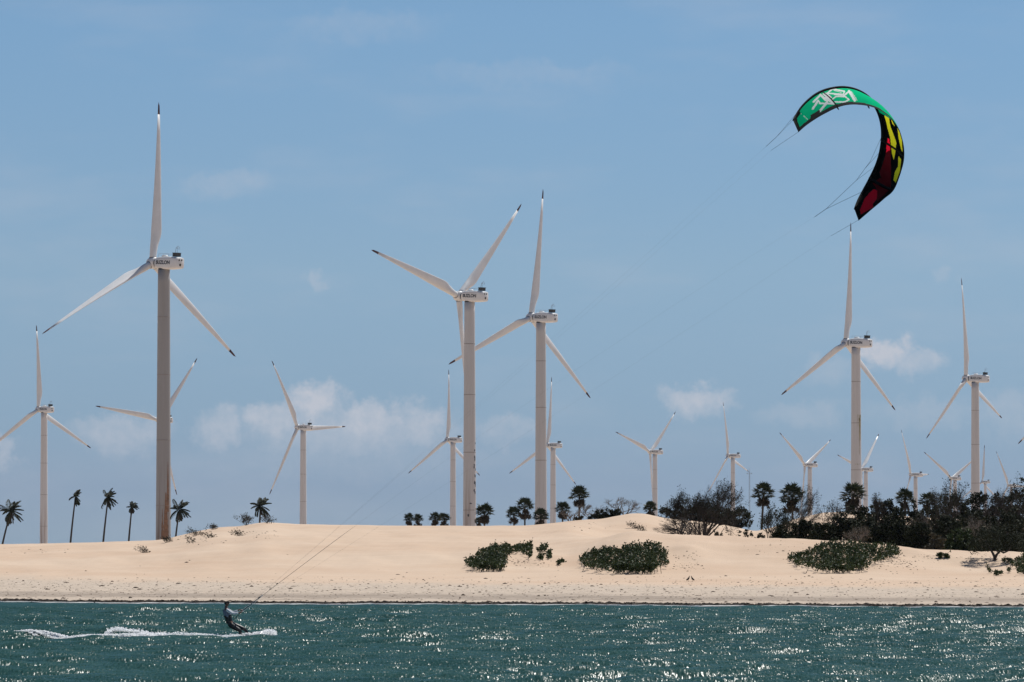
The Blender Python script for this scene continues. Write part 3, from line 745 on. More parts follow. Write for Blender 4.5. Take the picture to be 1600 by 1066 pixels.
def twigtree(name, px, base_y, D, top_y, half_px, label, seed, m, leafm=None, lean=0, nmain=4, depth=5, nleaf=0, group=None, cat='shrub', gdir=.12, spread=.8, basepx=None, thick=1.0, fork=.12):
    rnd = random.Random(seed); s = F / D; g = G(px if basepx is None else basepx, D)
    ztop = P(px, top_y, D).z; H = max(.6, ztop - g.z); Wd = half_px / s
    root = empty(name, g); tag(root, label, cat, group)
    mb = MB(); ml = MB(); tips = []; xoff = (px - (px if basepx is None else basepx)) / s
    def grow(p, d, L, r, lv):
        pts = [p.copy()]; rr = [r]; n = 3
        for i in range(n):
            d = (d + rvec(rnd) * .28 + Vector((lean * .05, 0, .03))).normalized(); p = p + d * L / n; pts.append(p.copy()); rr.append(r * (1 - .35 * (i + 1) / n))
        mb.tube(pts, rr, 5 if lv < 2 else 3, cap=False)
        tips.append((p, d, lv))
        if lv >= depth: return
        for k in range(rnd.choice((2, 3, 3))):
            dd = (d + rvec(rnd) * spread + Vector((lean * .12, 0, gdir))).normalized()
            grow(pts[rnd.choice((2, 3, 3))], dd, L * rnd.uniform(.58, .80), r * .64, lv + 1)
    for k in range(nmain):
        a = 2 * math.pi * (k + rnd.random() * .5) / nmain; o = rnd.uniform(.4, 1.0)
        dx = Vector((math.cos(a) * Wd * o, math.sin(a) * Wd * .8 * o, H * 1.0)); 
        grow(Vector((0, 0, -.1)), (dx.normalized() + Vector((lean * .3, 0, 0))).normalized(), H * .42, .075 * thick * (H / 3) ** .5, 0)
    # fit the spread of the crown to the photographed outline
    vs = np.array(mb.v); lo_, hi_ = np.percentile(vs[:, 2], .5), np.percentile(vs[:, 2], 99.7)
    sx = Wd / max(.1, np.percentile(np.abs(vs[:, 0] - np.median(vs[:, 0])), 98)); sz = H / max(.1, hi_); mx = np.median(vs[:, 0])
    def fitv(v):
        v = Vector(v); f = min(1, max(0, v.z / hi_)); return Vector(((v.x - mx * min(1, f * 3)) * (1 + (sx - 1) * min(1, .35 + f)) + xoff * f, v.y * min(sx, 1.3), v.z * sz))
    mb.v = [tuple(fitv(v)) for v in mb.v]
    mb.build('branches', m, root)
    if nleaf:
        tp = [(fitv(p), d) for p, d, lv in tips if lv >= depth - 2]
        for _ in range(nleaf):
            p, d = rnd.choice(tp); leaf(ml, p + rvec(rnd) * rnd.uniform(0, .32), rvec(rnd), 0, rvec(rnd), rnd.uniform(.1, .2), .09)
        ml.build('leaves', leafm, root)
    return root
def bush(name, px, D, top_y, half_px, label, seed, m=None, nleaf=3500, size=.17, group=None, base_y=None, gap=.35, cat='bush', depthr=1.0, leanx=0, basem=None, asym=0):
    """dense bush: leaf clumps spread through a lumpy volume over a few stems"""
    rnd = random.Random(seed); s = F / D; g = G(px, D)
    if base_y is not None: g.z = P(px, base_y, D).z
    H = max(.35, P(px, top_y, D).z - g.z); Wd = half_px / s; root = empty(name, g)
    tag(root, label, cat, group)
    ml = MB(); cl = []
    ncl = max(10, int(nleaf / 40))
    while len(cl) < ncl:
        x, y = rnd.uniform(-1, 1), rnd.uniform(-1, 1)
        if x * x + y * y > 1: continue
        env = (1 - (x * x + y * y) ** 1.6) ** .5 * (1 + .30 * mnoise.noise(Vector((x * 2.3 + seed, y * 2.3, seed * .37)))) * (1 - asym * (1 - x) / 2 + .12 * asym)
        z = env * (rnd.random() ** .6)
        cl.append((Vector((x * Wd + leanx * z * H, y * Wd * .75 * depthr, z * H * .97)), rnd.uniform(.5, 1.0)))
    cr = min(.48, max(.16, Wd * .22))
    for c, q_ in cl:
        for _ in range(int(55 * q_)):
            p = c + rvec(rnd) * cr * q_ * rnd.random() ** .6
            if p.z < .0: p.z = abs(p.z) * .3
            d = rvec(rnd); d.z = d.z * .6 + .3
            leaf(ml, p, d.normalized(), 0, (rvec(rnd) + Vector((0, 0, .8))).normalized(), size * rnd.uniform(.8, 1.5), size * .8)
    mb = MB()
    for _ in range(min(46, ncl)):
        c, q_ = rnd.choice(cl); b0 = Vector((c.x * .25, c.y * .25, -.1)); mid_ = b0.lerp(c, .5) + rvec(rnd) * .15
        mb.tube([b0, mid_, c + Vector((rnd.uniform(-.1, .1), 0, rnd.uniform(0, .22)))], [.05, .03, .01], 4, cap=False)
    for _ in range(int(Wd * 9) if m is GREENL and nleaf > 300 else int(Wd * 3)):
        x = rnd.uniform(-1, 1); y = rnd.uniform(-.7, .7); q_ = x * x + y * y
        if q_ > .95: continue
        p = Vector((x * Wd + leanx * H * .7, y * Wd * .7, (1 - q_ ** 1.6) ** .5 * H * .86 * (1 - asym * (1 - x) / 2))); d = (Vector((x * .8 + .15, 0, 1)) + rvec(rnd) * .4).normalized(); Ls = rnd.uniform(.25, .6)
        mb.tube([p - d * .2, p + d * Ls], [.02, .008], 3, cap=False)
        for k in range(rnd.randint(5, 10)): leaf(ml, p + d * Ls * rnd.random(), (d * .5 + rvec(rnd)).normalized(), 0, rvec(rnd), size * 1.1, size * .75)
    ml.build('foliage', m or BUSHL, root); mb.build('branches', basem or TWIG, root)
    return root
GB = 'low leafy bushes on the beach side of the dunes'
def lowbush(px, base_y, top_y, half, label, seed, nleaf, dr=1.0, **k):
    D = hit(px, base_y) + half / F * 490 * .35
    return bush('beach_bush', px, D, top_y, half, label, seed, GREENL, nleaf, .17, GB, depthr=dr, **k)
# --- three big clumps made of leafy bushes on the dune face
def pinpoly(x, y, p):
    c_ = False; j = len(p) - 1
    for i in range(len(p)):
        if (p[i][1] > y) != (p[j][1] > y) and x < (p[j][0] - p[i][0]) * (y - p[i][1]) / (p[j][1] - p[i][1]) + p[i][0]: c_ = not c_
        j = i
    return c_
def creeper(outline, label, seed, dens=1.0, hmax=.62, gap=.12, m_=None):
    """low bush creeping over the dune: clumps of leaves rooted on the sand inside the outline"""
    rnd = random.Random(seed); xs_, ys_ = zip(*outline); cx = sum(xs_) / len(xs_); g = G(cx, hit(cx, max(ys_) - 3)); root = empty('beach_bush', g)
    tag(root, label, 'bush', GB); ml = MB(); mb = MB(); area = (max(xs_) - min(xs_)) * (max(ys_) - min(ys_)); n = int(area * .078 * dens) + 5; c_ = 0; tries = 0
    while c_ < n and tries < n * 30:
        tries += 1; x = rnd.uniform(min(xs_) - 1, max(xs_) + 1); y = rnd.uniform(min(ys_) - 2, max(ys_))
        if not pinpoly(x + rnd.gauss(0, 1.0), y + rnd.gauss(0, .8), outline): continue
        if mnoise.noise(Vector((x * .16, y * .30, seed))) < -.32 + gap * 1.6 and rnd.random() < .85: continue
        hh = rnd.random() ** .8 * hmax; D = hit(x, min(y + hh * 18, max(ys_) + 1)); gg = G(x, D); p = gg + Vector((0, 0, hh)) - g; c_ += 1
        cr = rnd.uniform(.14, .30) * (1 if area > 1000 else .6)
        for _ in range(rnd.randint(12, 22)):
            q_ = p + rvec(rnd) * cr * rnd.random() ** .5
            if q_.z < gg.z - g.z: q_.z = gg.z - g.z + .03
            leaf(ml, q_, (rvec(rnd) + Vector((0, 0, .35))).normalized(), 0, (rvec(rnd) + Vector((0, 0, .6))).normalized(), rnd.uniform(.12, .23), .13)
        if rnd.random() < .22: mb.tube([gg - g - Vector((rnd.uniform(-.3, .3), 0, .05)), p.lerp(gg - g, .4) + rvec(rnd) * .1, p + Vector((rnd.uniform(-.1, .2), 0, rnd.uniform(.05, .3)))], [.025, .018, .007], 4, cap=False)
        if rnd.random() < .10:
            d = (Vector((rnd.uniform(-.3, .7), 0, 1)) + rvec(rnd) * .3).normalized(); L_ = rnd.uniform(.2, .5); mb.tube([p, p + d * L_], [.014, .006], 3, cap=False)
            for _ in range(7): leaf(ml, p + d * L_ * rnd.random(), (d * .4 + rvec(rnd)).normalized(), 0, rvec(rnd), .17, .12)
    if not mb.v: mb.tube([(0, 0, 0), (.1, 0, .3)], [.02, .01], 4)
    ml.build('foliage', m_ or GREENL, root); mb.build('branches', TWIG, root); return root
creeper([(725, 880), (740, 870), (755, 857.5), (772, 851), (792, 851), (796, 860), (790, 875), (785, 892.5), (765, 892.5), (750, 891), (737, 885)], 'leafy green bush on the dune face, left one of the two middle bushes', 71, 1.6, gap=0)
creeper([(792, 862), (800, 855), (812, 850), (820, 852), (818, 859), (808, 860), (798, 865)], 'thin strip of leaves joining the left middle bush to a ragged shrub', 72, 1.4, .4)
creeper([(812, 858), (818, 851), (831, 848), (832, 857), (829, 873), (824, 864), (816, 862)], 'small ragged leafy shrub right of the left middle bush', 73, 1.4, .4)
creeper([(839, 860), (845, 855), (855, 850), (853, 860), (845, 862)], 'tiny tuft of leaves, upper left of the three tufts between the middle bushes', 74, 1.5, .3, 0)
creeper([(855, 862), (862, 860), (861, 874), (855, 873)], 'tiny upright tuft, right one of the three between the middle bushes', 75, 1.5, .3, 0)
creeper([(840, 869), (850, 866), (848, 875), (842, 875)], 'tiny tuft of leaves, lowest of the three between the middle bushes', 76, 1.5, .3, 0)
creeper([(869, 877), (881, 876), (880, 882), (871, 883)], 'sparse tuft just left of the widest middle bush', 77, .8, .25)
creeper([(907, 872), (915, 865), (937, 856), (962, 857), (987, 852), (1000, 846), (1012, 852), (1027, 849), (1040, 860), (1043, 880), (1027, 886), (1022, 894), (1000, 896), (965, 895), (940, 891), (920, 886), (909, 880)], 'widest leafy green bush on the middle of the dune face', 78, 1.35, .7, .02)
creeper([(1229, 871), (1239, 867), (1256, 865), (1273, 855), (1295, 848), (1328, 846.6), (1361, 850), (1383, 851), (1400, 855), (1405, 865), (1392, 870), (1372, 874), (1359, 883), (1334, 892), (1309, 895), (1281, 890), (1261, 885), (1242, 880)], 'big spreading leafy bush on the right of the dune face', 79, 1.1, .6, .06)
lowbush(1472, 874, 863, 9, 'tiny isolated shrub on the sand below the dark thicket', 82, 130)
creeper([(1580, 880), (1590, 870), (1606, 866), (1630, 868), (1632, 895), (1606, 899), (1592, 893), (1588, 886)], 'leafy bush cut off by the right edge of the photo', 83, 1.2, .6)
creeper([(1538, 889), (1546, 886), (1560, 892), (1574, 885), (1577, 892), (1562, 899), (1550, 896)], 'sparse scattered leaves of a creeping shrub near the right edge', 84, .35, .3, .2)
creeper([(1566, 876), (1574, 873), (1582, 878), (1574, 881)], 'tiny creeping shrub right of the forked tree', 85, .9, .3)

# --- grey bare shrubs on the skyline
twigtree('bare_shrub', 930, 0, 584, 787, 26, 'grey leafless shrub right of the tall thin fan palm, leaning right', 90, GTWIG, lean=1.2, nmain=4, depth=5, group='grey leafless shrubs on the crest')
twigtree('bare_shrub', 975, 0, 582, 777, 28, 'grey leafless shrub with a rounded top left of the high dune', 91, GTWIG, lean=.6, nmain=5, depth=5, group='grey leafless shrubs on the crest')
twigtree('bare_shrub', 893, 0, 586, 796, 17, 'small grey leafless shrub between the two standing fan palms', 92, GTWIG, nmain=4, depth=4, group='grey leafless shrubs on the crest')
bush('round_bush', 935, 581, 799, 16, 'low dark round bush under the grey leafless shrubs, left one', 93, BUSHL, 900, group='low dark bushes on the crest')
bush('round_bush', 957, 581, 797, 16, 'low dark round bush under the grey leafless shrubs, right one', 94, BUSHL, 1000, group='low dark bushes on the crest')
bush('round_bush', 905, 581, 808, 9, 'smallest low dark bush on the crest by the small turbine tower', 95, DRYL, 300, group='low dark bushes on the crest')
# dry scrub on the left crest
def scrub(px, py, half, hpx, label, seed, n=5, lean=.8, grp='dry scrub on the left crest', m_=None):
    D = 574 if py < ground_y(px) else hit(px, py)
    return twigtree('dry_scrub', px, py, D, py - hpx, half, label, seed, m_ or TWIG, DRYL, lean=lean, nmain=n, depth=4, nleaf=int(half * 9), group=grp, thick=.5)
def ground_y(px): return float(np.interp(px, *zip(*YB)))
scrub(385, 821, 17, 18, 'widest dry scrub on the left crest, at the foot of the lone palm', 101, 9)
scrub(417, 818, 14, 13, 'dry scrub just right of the foot of the lone palm', 102, 6)
scrub(333, 828, 11, 8, 'dry twiggy scrub on the crest halfway between two palms', 103, 7)
scrub(304, 838, 13, 12, 'dry twiggy scrub on the crest right of the tallest tower', 104, 7)
scrub(325, 841, 13, 7, 'fallen twigs on the sand below the crest', 105, 5)
scrub(372, 838, 12, 9, 'thin twigs sticking out of the sand below the widest scrub', 106, 5)
scrub(261, 848, 10, 5, 'low dry tuft at the foot of the tallest tower', 107, 7)
scrub(224, 864, 13, 9, 'dead driftwood bush lying on the sand left of the tallest tower', 108, 6)
scrub(297, 849, 8, 4, 'tiny dry tuft on the sand right of the tallest tower', 109, 4)
scrub(990, 826, 10, 5, 'tiny dry tuft on the high dune left of the dark twiggy trees', 110, 5, grp='dry tufts on the high dune')
scrub(1001, 829, 9, 5, 'second tiny dry tuft beside the dark twiggy trees', 111, 5, grp='dry tufts on the high dune')

# --- dark twiggy trees in the hollow
GT = 'dark twiggy trees in the hollow'
twigtree('twiggy_tree', 1062, 0, 548, 766, 34, 'dark dense twiggy tree on the left of the hollow, many thin stems', 120, TWIG, BUSHL, nmain=6, depth=7, nleaf=1100, group=GT, cat='tree', spread=.85)
twigtree('twiggy_tree', 1098, 0, 545, 770, 30, 'dark twiggy tree in the middle of the hollow behind a pale stem', 121, TWIG, BUSHL, nmain=5, depth=7, nleaf=800, group=GT, cat='tree', spread=.85)
twigtree('twiggy_tree', 1137, 0, 546, 752, 38, 'dark open-crowned twiggy tree on the right of the hollow with a forked trunk', 122, TWIG, BUSHL, nmain=6, depth=7, nleaf=1000, group=GT, cat='tree', basepx=1100, thick=1.3)
twigtree('bare_shrub', 1040, 0, 541, 806, 34, 'leafless branches spreading low to the left of the dark twiggy trees', 123, TWIG, None, lean=-1.6, nmain=7, depth=5, group='bare branches in the hollow', basepx=1055)
twigtree('bare_shrub', 1088, 0, 538, 816, 20, 'low bare twigs between the trunks of the dark twiggy trees', 124, TWIG, None, nmain=6, depth=5, group='bare branches in the hollow')
GR = 'dark round bushes around the twiggy trees'
bush('round_bush', 1092, 577, 790, 30, 'dark round bush behind the trunks of the twiggy trees', 125, BUSHL, 3800, group=GR)
bush('round_bush', 1126, 577, 792, 26, 'dark round bush right of the forked trunk', 126, BUSHL, 3200, group=GR)
bush('round_bush', 1152, 576, 792, 24, 'dark round bush at the right end of the twiggy trees', 127, BUSHL, 3000, group=GR)
bush('round_bush', 1052, 576, 786, 22, 'dark bush filling the crown of the left twiggy tree', 128, BUSHL, 1500, group=GR)
GS = 'small shrubs in the sandy hollow'
bush('sand_shrub', 1120, 532, 828, 9, 'small thin shrub on the sand right of the forked trunk', 130, DRYL, 240, .13, GS)
bush('sand_shrub', 1152, 533, 829, 10, 'small dark shrub on the sand, left of two below the bushes', 131, BUSHL, 420, .13, GS)
bush('sand_shrub', 1168, 534, 828, 10, 'small dark shrub on the sand, right of two below the bushes', 132, BUSHL, 420, .13, GS)
bush('sand_shrub', 1188, 532, 832, 8, 'tiny shrub on the ridge under a fan palm', 133, BUSHL, 260, .13, GS)

# --- right thicket
GK = 'bushes and trees of the dark thicket'
twigtree('twiggy_tree', 1201, 0, 536, 797, 15, 'small dark forked tree in the hollow under the left fan palm', 140, TWIG, BUSHL, nmain=3, depth=5, nleaf=500, group=GK, cat='tree', basepx=1200)
twigtree('twiggy_tree', 1228, 0, 538, 788, 26, 'dark tree leaning right below the right fan palm', 141, TWIG, BUSHL, lean=1.5, nmain=4, depth=5, nleaf=1400, group=GK, cat='tree', basepx=1216)
twigtree('bare_shrub', 1271, 0, 545, 758, 18, 'grey leafless crown of a leaning shrub between two fan palms', 142, TWIG, DRYL, lean=1.0, nmain=4, depth=6, nleaf=260, group='grey leafless shrubs by the thicket', basepx=1250)
twigtree('bare_shrub', 1268, 0, 545, 782, 24, 'grey leafless lower branches under the leaning crown', 143, GTWIG, None, lean=1.4, nmain=4, depth=5, group='grey leafless shrubs by the thicket', basepx=1248)
twigtree('bare_shrub', 1305, 0, 540, 782, 27, 'open bare shrub with pale sand showing through, left of the palm under the kite', 144, TWIG, BUSHL, nmain=5, depth=5, nleaf=300, group='grey leafless shrubs by the thicket')
TH = [ # px, D, top y, half width, material, leaves, label
 (1222, 530, 826, 20, 0, 2000, 'low dark bush at the left end of the thicket'), (1258, 532, 812, 24, 0, 3000, 'dark bush below the leaning shrub'),
 (1285, 528, 822, 24, 0, 2800, 'dark bush at the foot of the open bare shrub'), (1318, 530, 808, 26, 0, 3600, 'dark bush below the palm under the kite'),
 (1345, 545, 791, 26, 0, 3600, 'dark bush right behind the palm under the kite'), (1378, 550, 785, 28, 0, 4200, 'dark bush left of the two palms in the thicket'),
 (1352, 526, 818, 30, 0, 3600, 'front dark bush above the big spreading bush'), (1395, 526, 815, 30, 0, 3800, 'front dark bush over the end of the big spreading bush'),
 (1415, 548, 793, 28, 0, 3800, 'dark bush under the spiky fan palm'), (1450, 545, 793, 26, 0, 3600, 'dark bush under the rounder fan palm'),
 (1438, 524, 822, 28, 0, 3400, 'front dark bush at the bend of the ridge'), (1484, 552, 776, 32, 0, 4800, 'tall dark bush under the distant turbine hub'),
 (1525, 552, 777, 32, 0, 4600, 'tall dark bush at the foot of the last big tower'), (1565, 550, 779, 32, 0, 4600, 'tall dark bush right of the last big tower'),
 (1603, 548, 766, 32, 0, 4600, 'tall dark bush at the right edge of the photo'), (1488, 522, 812, 32, 0, 4200, 'front dark bush below the tall ones, middle of the thicket'),
 (1530, 530, 800, 32, 0, 4200, 'dark bush behind the forked tree, left side'), (1578, 532, 798, 34, 0, 4400, 'dark bush behind the forked tree, right side'),
 (1500, 516, 836, 26, 1, 2600, 'greener low bush at the sand edge of the thicket'), (1463, 514, 842, 18, 2, 700, 'dry brown bush at the sand edge of the thicket'),
 (1640, 545, 770, 34, 0, 3000, 'dark bush just outside the right edge')]
for i, (px, D_, ty, hw, mi, nl, lab) in enumerate(TH):
    bush('thicket_bush', px, D_, ty - (6 if px > 1330 else 2), hw, lab, 150 + i, (BUSHL, GREENL, DRYL)[mi], int(nl * 1.2), .20, GK)
twigtree('twiggy_tree', 1486, 0, 540, 750, 30, 'bare topped tree standing highest in the thicket under a distant turbine hub', 180, TWIG, BUSHL, nmain=5, depth=6, nleaf=1100, group=GK, cat='tree')
twigtree('twiggy_tree', 1548, 0, 545, 762, 22, 'thin twigs poking from the thicket beside the last big tower', 181, TWIG, None, nmain=5, depth=5, group=GK, cat='tree')
twigtree('twiggy_tree', 1592, 0, 540, 744, 32, 'open twiggy tree top at the right edge above the thicket', 182, TWIG, BUSHL, nmain=5, depth=6, nleaf=1300, group=GK, cat='tree')
for i, (px, D_, ty, hw, lab) in enumerate([(1372, 548, 770, 18, 'thin bare twigs rising from the thicket right of the palm under the kite'), (1438, 530, 800, 22, 'dull brown twiggy shrub in front of the rounder fan palm'),
        (1462, 546, 763, 18, 'bare twigs just left of the highest tree of the thicket'), (1520, 526, 806, 24, 'brown twiggy shrub below the last big tower'), (1568, 548, 768, 20, 'bare twigs between the last big tower and the right edge'), (1340, 522, 822, 22, 'brown twigs in front of the thicket above the big spreading bush')]):
    twigtree('twiggy_tree', px, 0, D_, ty, hw, lab, 190 + i, GTWIG if i in (1, 3, 5) else TWIG, DRYL, nmain=5, depth=6, nleaf=350, group=GK, cat='tree')
# forked tree in front
px = 1555; D_ = hit(1555, 877); g = G(px, D_); root = empty('forked_tree', g); tag(root, 'tree with dark forked trunk and wide crown rooted in the sand at right', 'tree')
mb = MB(); s_ = F / D_
def q2(x, y, dd=0): p = P(x, y, D_ + dd); return p - g
mb.tube([q2(1555, 879), q2(1554, 870), q2(1551, 864), q2(1546, 856), q2(1540, 845)], [.16, .13, .10, .08, .05], 8)
mb.tube([q2(1555, 872), q2(1558, 866), q2(1563, 861), q2(1568, 864), q2(1575, 861), q2(1584, 850)], [.12, .10, .085, .075, .06, .04], 8)
mb.tube([q2(1563, 861), q2(1560, 852, .5), q2(1562, 840, .8)], [.07, .05, .03], 6)
mb.build('trunk', TWIG, root, True)
ml = MB(); rnd = random.Random(9)
for _ in range(95):
    x, y = rnd.uniform(-1, 1), rnd.uniform(-1, 1)
    if x * x + y * y > 1: continue
    zz = (1 - x * x - y * y) ** .5 * rnd.random() ** .7
    c_ = q2(1560 + x * 47, 859 - zz * 48 - 2 * x, y * 2.6)
    for _k in range(60): leaf(ml, c_ + rvec(rnd) * .42 * rnd.random() ** .6, rvec(rnd), 0, rvec(rnd), .16, .10)
ml.build('crown', BUSHL, root)

# ------------------------------------------------------------------ birds
BIRD = mat('bird_feathers', (.03, .027, .025), .7)
def bird(px, base_y, label, seed, fl=1):
    D = hit(px, base_y); g = G(px, D); root = empty('bird', g); tag(root, label, 'bird', 'birds standing on the sand')
    me = bpy.data.meshes.new('body'); bm = bmesh.new(); sk = bm.verts.layers.skin.verify()
    pts = [((-.17 * fl, 0, .10), .035), ((-.08 * fl, 0, .17), .07), ((.0, 0, .25), .085), ((.05 * fl, 0, .34), .05), ((.06 * fl, 0, .42), .032), ((.075 * fl, 0, .46), .036), ((.13 * fl, 0, .45), .010)]
    vs = []
    for p, r in pts:
        v = bm.verts.new(p); v[sk].radius = (r, r * .9); vs.append(v)
    vs[2][sk].use_root = True
    for a, b2 in zip(vs, vs[1:]): bm.edges.new((a, b2))
    bm.to_mesh(me); bm.free(); me.materials.append(BIRD)
    o = bpy.data.objects.new('body', me); COL.objects.link(o); o.parent = root
    o.modifiers.new('s', 'SKIN').use_smooth_shade = True; o.modifiers.new('d', 'SUBSURF').levels = 2
    mb = MB()
    for y in (-.035, .035):
        mb.tube([(0, y, .2), (.01, y, .1), (0, y, .0)], .009, 5); mb.tube([(-.02, y, .005), (.06 * fl, y, .005)], .008, 4)
    mb.build('legs', BIRD, root)
    o = MB(); o.loft([[(-.02 * fl + math.cos(a) * .12 - .05 * fl, sg, .21 + math.sin(a) * .055 + math.cos(a) * .06 * fl) for a in [k * .785 for k in range(8)]] for sg in (-.085, .085)]); o.build('wings', BIRD, root)
bird(1075.5, 909, 'dark bird standing on the sand, left one of the two', 1)
bird(1081.5, 909, 'dark bird standing on the sand, right one of the two', 2, -1)

# ------------------------------------------------------------------ kite
KD = 240.0
def canopym(name, col, tr, colb=None, rough=.6, spec=.25):
    m = bpy.data.materials.new(name); m.use_nodes = True; m.node_tree.nodes.clear(); q = NT(m.node_tree)
    b = q.node('ShaderNodeBsdfPrincipled'); o = q.node('ShaderNodeOutputMaterial'); tcx = q.node('ShaderNodeTexCoord')
    n = q.noise(tcx.outputs['Object'], 2.0, 4, .6)
    c = q.mix(q.mapr(n, .3, .7), (*[x * .88 for x in col], 1), (*col, 1)); q.put(b.inputs['Base Color'], c); b.inputs['Roughness'].default_value = rough; b.inputs['Specular IOR Level'].default_value = spec
    tl = q.node('ShaderNodeBsdfTranslucent'); q.put(tl.inputs[0], c)
    ms = q.node('ShaderNodeMixShader'); ms.inputs[0].default_value = tr
    q.l.new(b.outputs[0], ms.inputs[1]); q.l.new(tl.outputs[0], ms.inputs[2]); q.l.new(ms.outputs[0], o.inputs[0]); return m
KG = canopym('kite_green', (.0, .62, .27), .22, None, .9, .02); KW = canopym('kite_white', (.92, .94, .90), .18, None, .9, .05); KK = canopym('kite_black', (.006, .006, .006), .06, None, .8, .05)
KY = canopym('kite_yellow', (.82, .74, .02), .6); KR = canopym('kite_red', (.95, .012, .04), .8, None, .6, .08); KM = canopym('kite_maroon', (.13, .006, .010), .5, None, .8, .05); KB = canopym('kite_grey_band', (.022, .022, .022), .1, None, .8, .1)
KT = mat('kite_tube', (.008, .008, .009), .7, .15)
A = [(1247.5, 207), (1262, 195), (1285, 180), (1309, 168.5), (1330, 164), (1350, 165), (1370, 170.5), (1386, 180), (1399, 194), (1408, 211), (1412.5, 234), (1411.5, 255), (1405, 277), (1395.6, 298), (1380, 312), (1362, 327), (1341.5, 345)]
B = [(1239, 188), (1252, 168), (1268, 152.5), (1284, 143), (1302, 138), (1320, 137), (1338, 141), (1354, 150), (1366, 163), (1375, 182), (1379, 205), (1377, 232), (1370, 257), (1359, 280), (1349, 298), (1341, 313), (1335, 327)]
NS, NC = 340, 56
def catmull(pts, t):
    n = len(pts) - 1; x = t * n; i = min(int(x), n - 1); f = x - i
    p = [np.array(pts[max(0, min(n, j))], float) for j in (i - 1, i, i + 1, i + 2)]
    return .5 * ((2 * p[1]) + (-p[0] + p[2]) * f + (2 * p[0] - 5 * p[1] + 4 * p[2] - p[3]) * f * f + (-p[0] + 3 * p[1] - 3 * p[2] + p[3]) * f ** 3)
def strokes(lst, w):  # crop coordinates of the left half
    return [((1235 + a / 12.545, 125 + b_ / 12.545), (1235 + c_ / 12.545, 125 + d_ / 12.545), w_ / 12.545 / 2 * .78) for a, b_, c_, d_, w_ in [(*q_, w) if len(q_) == 4 else q_ for q_ in lst]]
ST = strokes([(455, 430, 590, 295, 50), (590, 295, 715, 410, 62), (440, 565, 545, 405, 52), (545, 405, 570, 440, 40), (575, 460, 850, 468, 42), (580, 610, 720, 440, 56), (700, 450, 790, 345, 40),
              (650, 280, 850, 470, 50), (690, 345, 770, 420, 36), (720, 262, 825, 178, 34), (825, 178, 1060, 222, 36), (1060, 222, 1040, 280, 36), (1040, 285, 740, 262, 36), (850, 205, 1000, 245, 14),
              (1050, 310, 1150, 222, 40), (1150, 222, 1262, 400, 62), (1190, 222, 1310, 400, 14), (795, 400, 900, 322, 34), (900, 322, 1080, 330, 30), (1080, 330, 1150, 388, 34), (1150, 388, 1060, 432, 34), (1060, 432, 850, 432, 36),
              (700, 262, 800, 340, 36), (860, 290, 1050, 310, 20), (1080, 130, 1125, 165, 18), (160, 628, 210, 668, 16), (262, 706, 335, 775, 12)], 36)
def poly(lst): return [(1330 + a / 5.333, 150 + b_ / 5.333) for a, b_ in lst]
PY = [poly(p) for p in ([(273, 150), (312, 165), (325, 250), (352, 320), (377, 390), (368, 470), (353, 532), (340, 480), (325, 350), (298, 250)], [(333, 198), (350, 210), (362, 252), (345, 235)],
      [(385, 268), (402, 300), (422, 370), (428, 470), (414, 440), (395, 350)], [(393, 498), (417, 530), (407, 620), (372, 722), (352, 700), (365, 630), (390, 590)])]
PR = [poly(p) for p in ([(305, 350), (320, 365), (326, 450), (290, 470), (297, 400)], [(190, 775), (217, 790), (212, 860), (180, 900), (182, 928), (80, 988), (73, 950), (110, 860), (150, 810)])]
PM = [poly(p) for p in ([(290, 470), (326, 450), (332, 600), (332, 765), (262, 715), (235, 640), (265, 560)], [(240, 680), (300, 740), (325, 775), (280, 820), (215, 880), (205, 760), (180, 730)])]
def inpoly(x, y, p):
    c_ = False; j = len(p) - 1
    for i in range(len(p)):
        if (p[i][1] > y) != (p[j][1] > y) and x < (p[j][0] - p[i][0]) * (y - p[i][1]) / (p[j][1] - p[i][1]) + p[i][0]: c_ = not c_
        j = i
    return c_
def segd(x, y, a, b_):
    vx, vy = b_[0] - a[0], b_[1] - a[1]; L = vx * vx + vy * vy; f = max(0, min(1, ((x - a[0]) * vx + (y - a[1]) * vy) / L)) if L else 0
    return math.hypot(x - a[0] - f * vx, y - a[1] - f * vy)
kroot = empty('kite', P(1340, 240, KD)); tag(kroot, 'green, black, yellow and red inflatable surf kite flying at the upper right', 'kite')
KO = Vector(kroot.location)
def kpx(v): # projected pixel of a kite point, used only to read the pattern off the photograph
    v = Vector(v) + KO; ct, st_ = math.cos(PITCH), math.sin(PITCH); dy, dz = v.y, v.z - CAMZ
    de = dy * ct + dz * st_; return 800 + F * v.x / de, 533 - F * (dz * ct - dy * st_) / de
verts = []; LEp = []; TEp = []
for i in range(NS + 1):
    tt = i / NS; a = catmull(A, tt); b_ = catmull(B, tt)
    tip = math.sin(math.pi * tt) ** .45
    ch = .75 + 1.3 * tip                                   # true chord in metres
    cpx = math.hypot(*(a - b_)) / 37; dd = math.sqrt(max(.05, ch * ch - cpx * cpx))
    sweep = -1.0 * (abs(tt - .5) * 2) ** 2                  # tips reach back towards the rider
    pa = P(a[0], a[1], KD + sweep) - KO; pb = P(b_[0], b_[1], KD + dd + sweep) - KO
    LEp.append(pb); TEp.append(pa)
cen = sum((p for p in LEp), Vector()) / len(LEp)
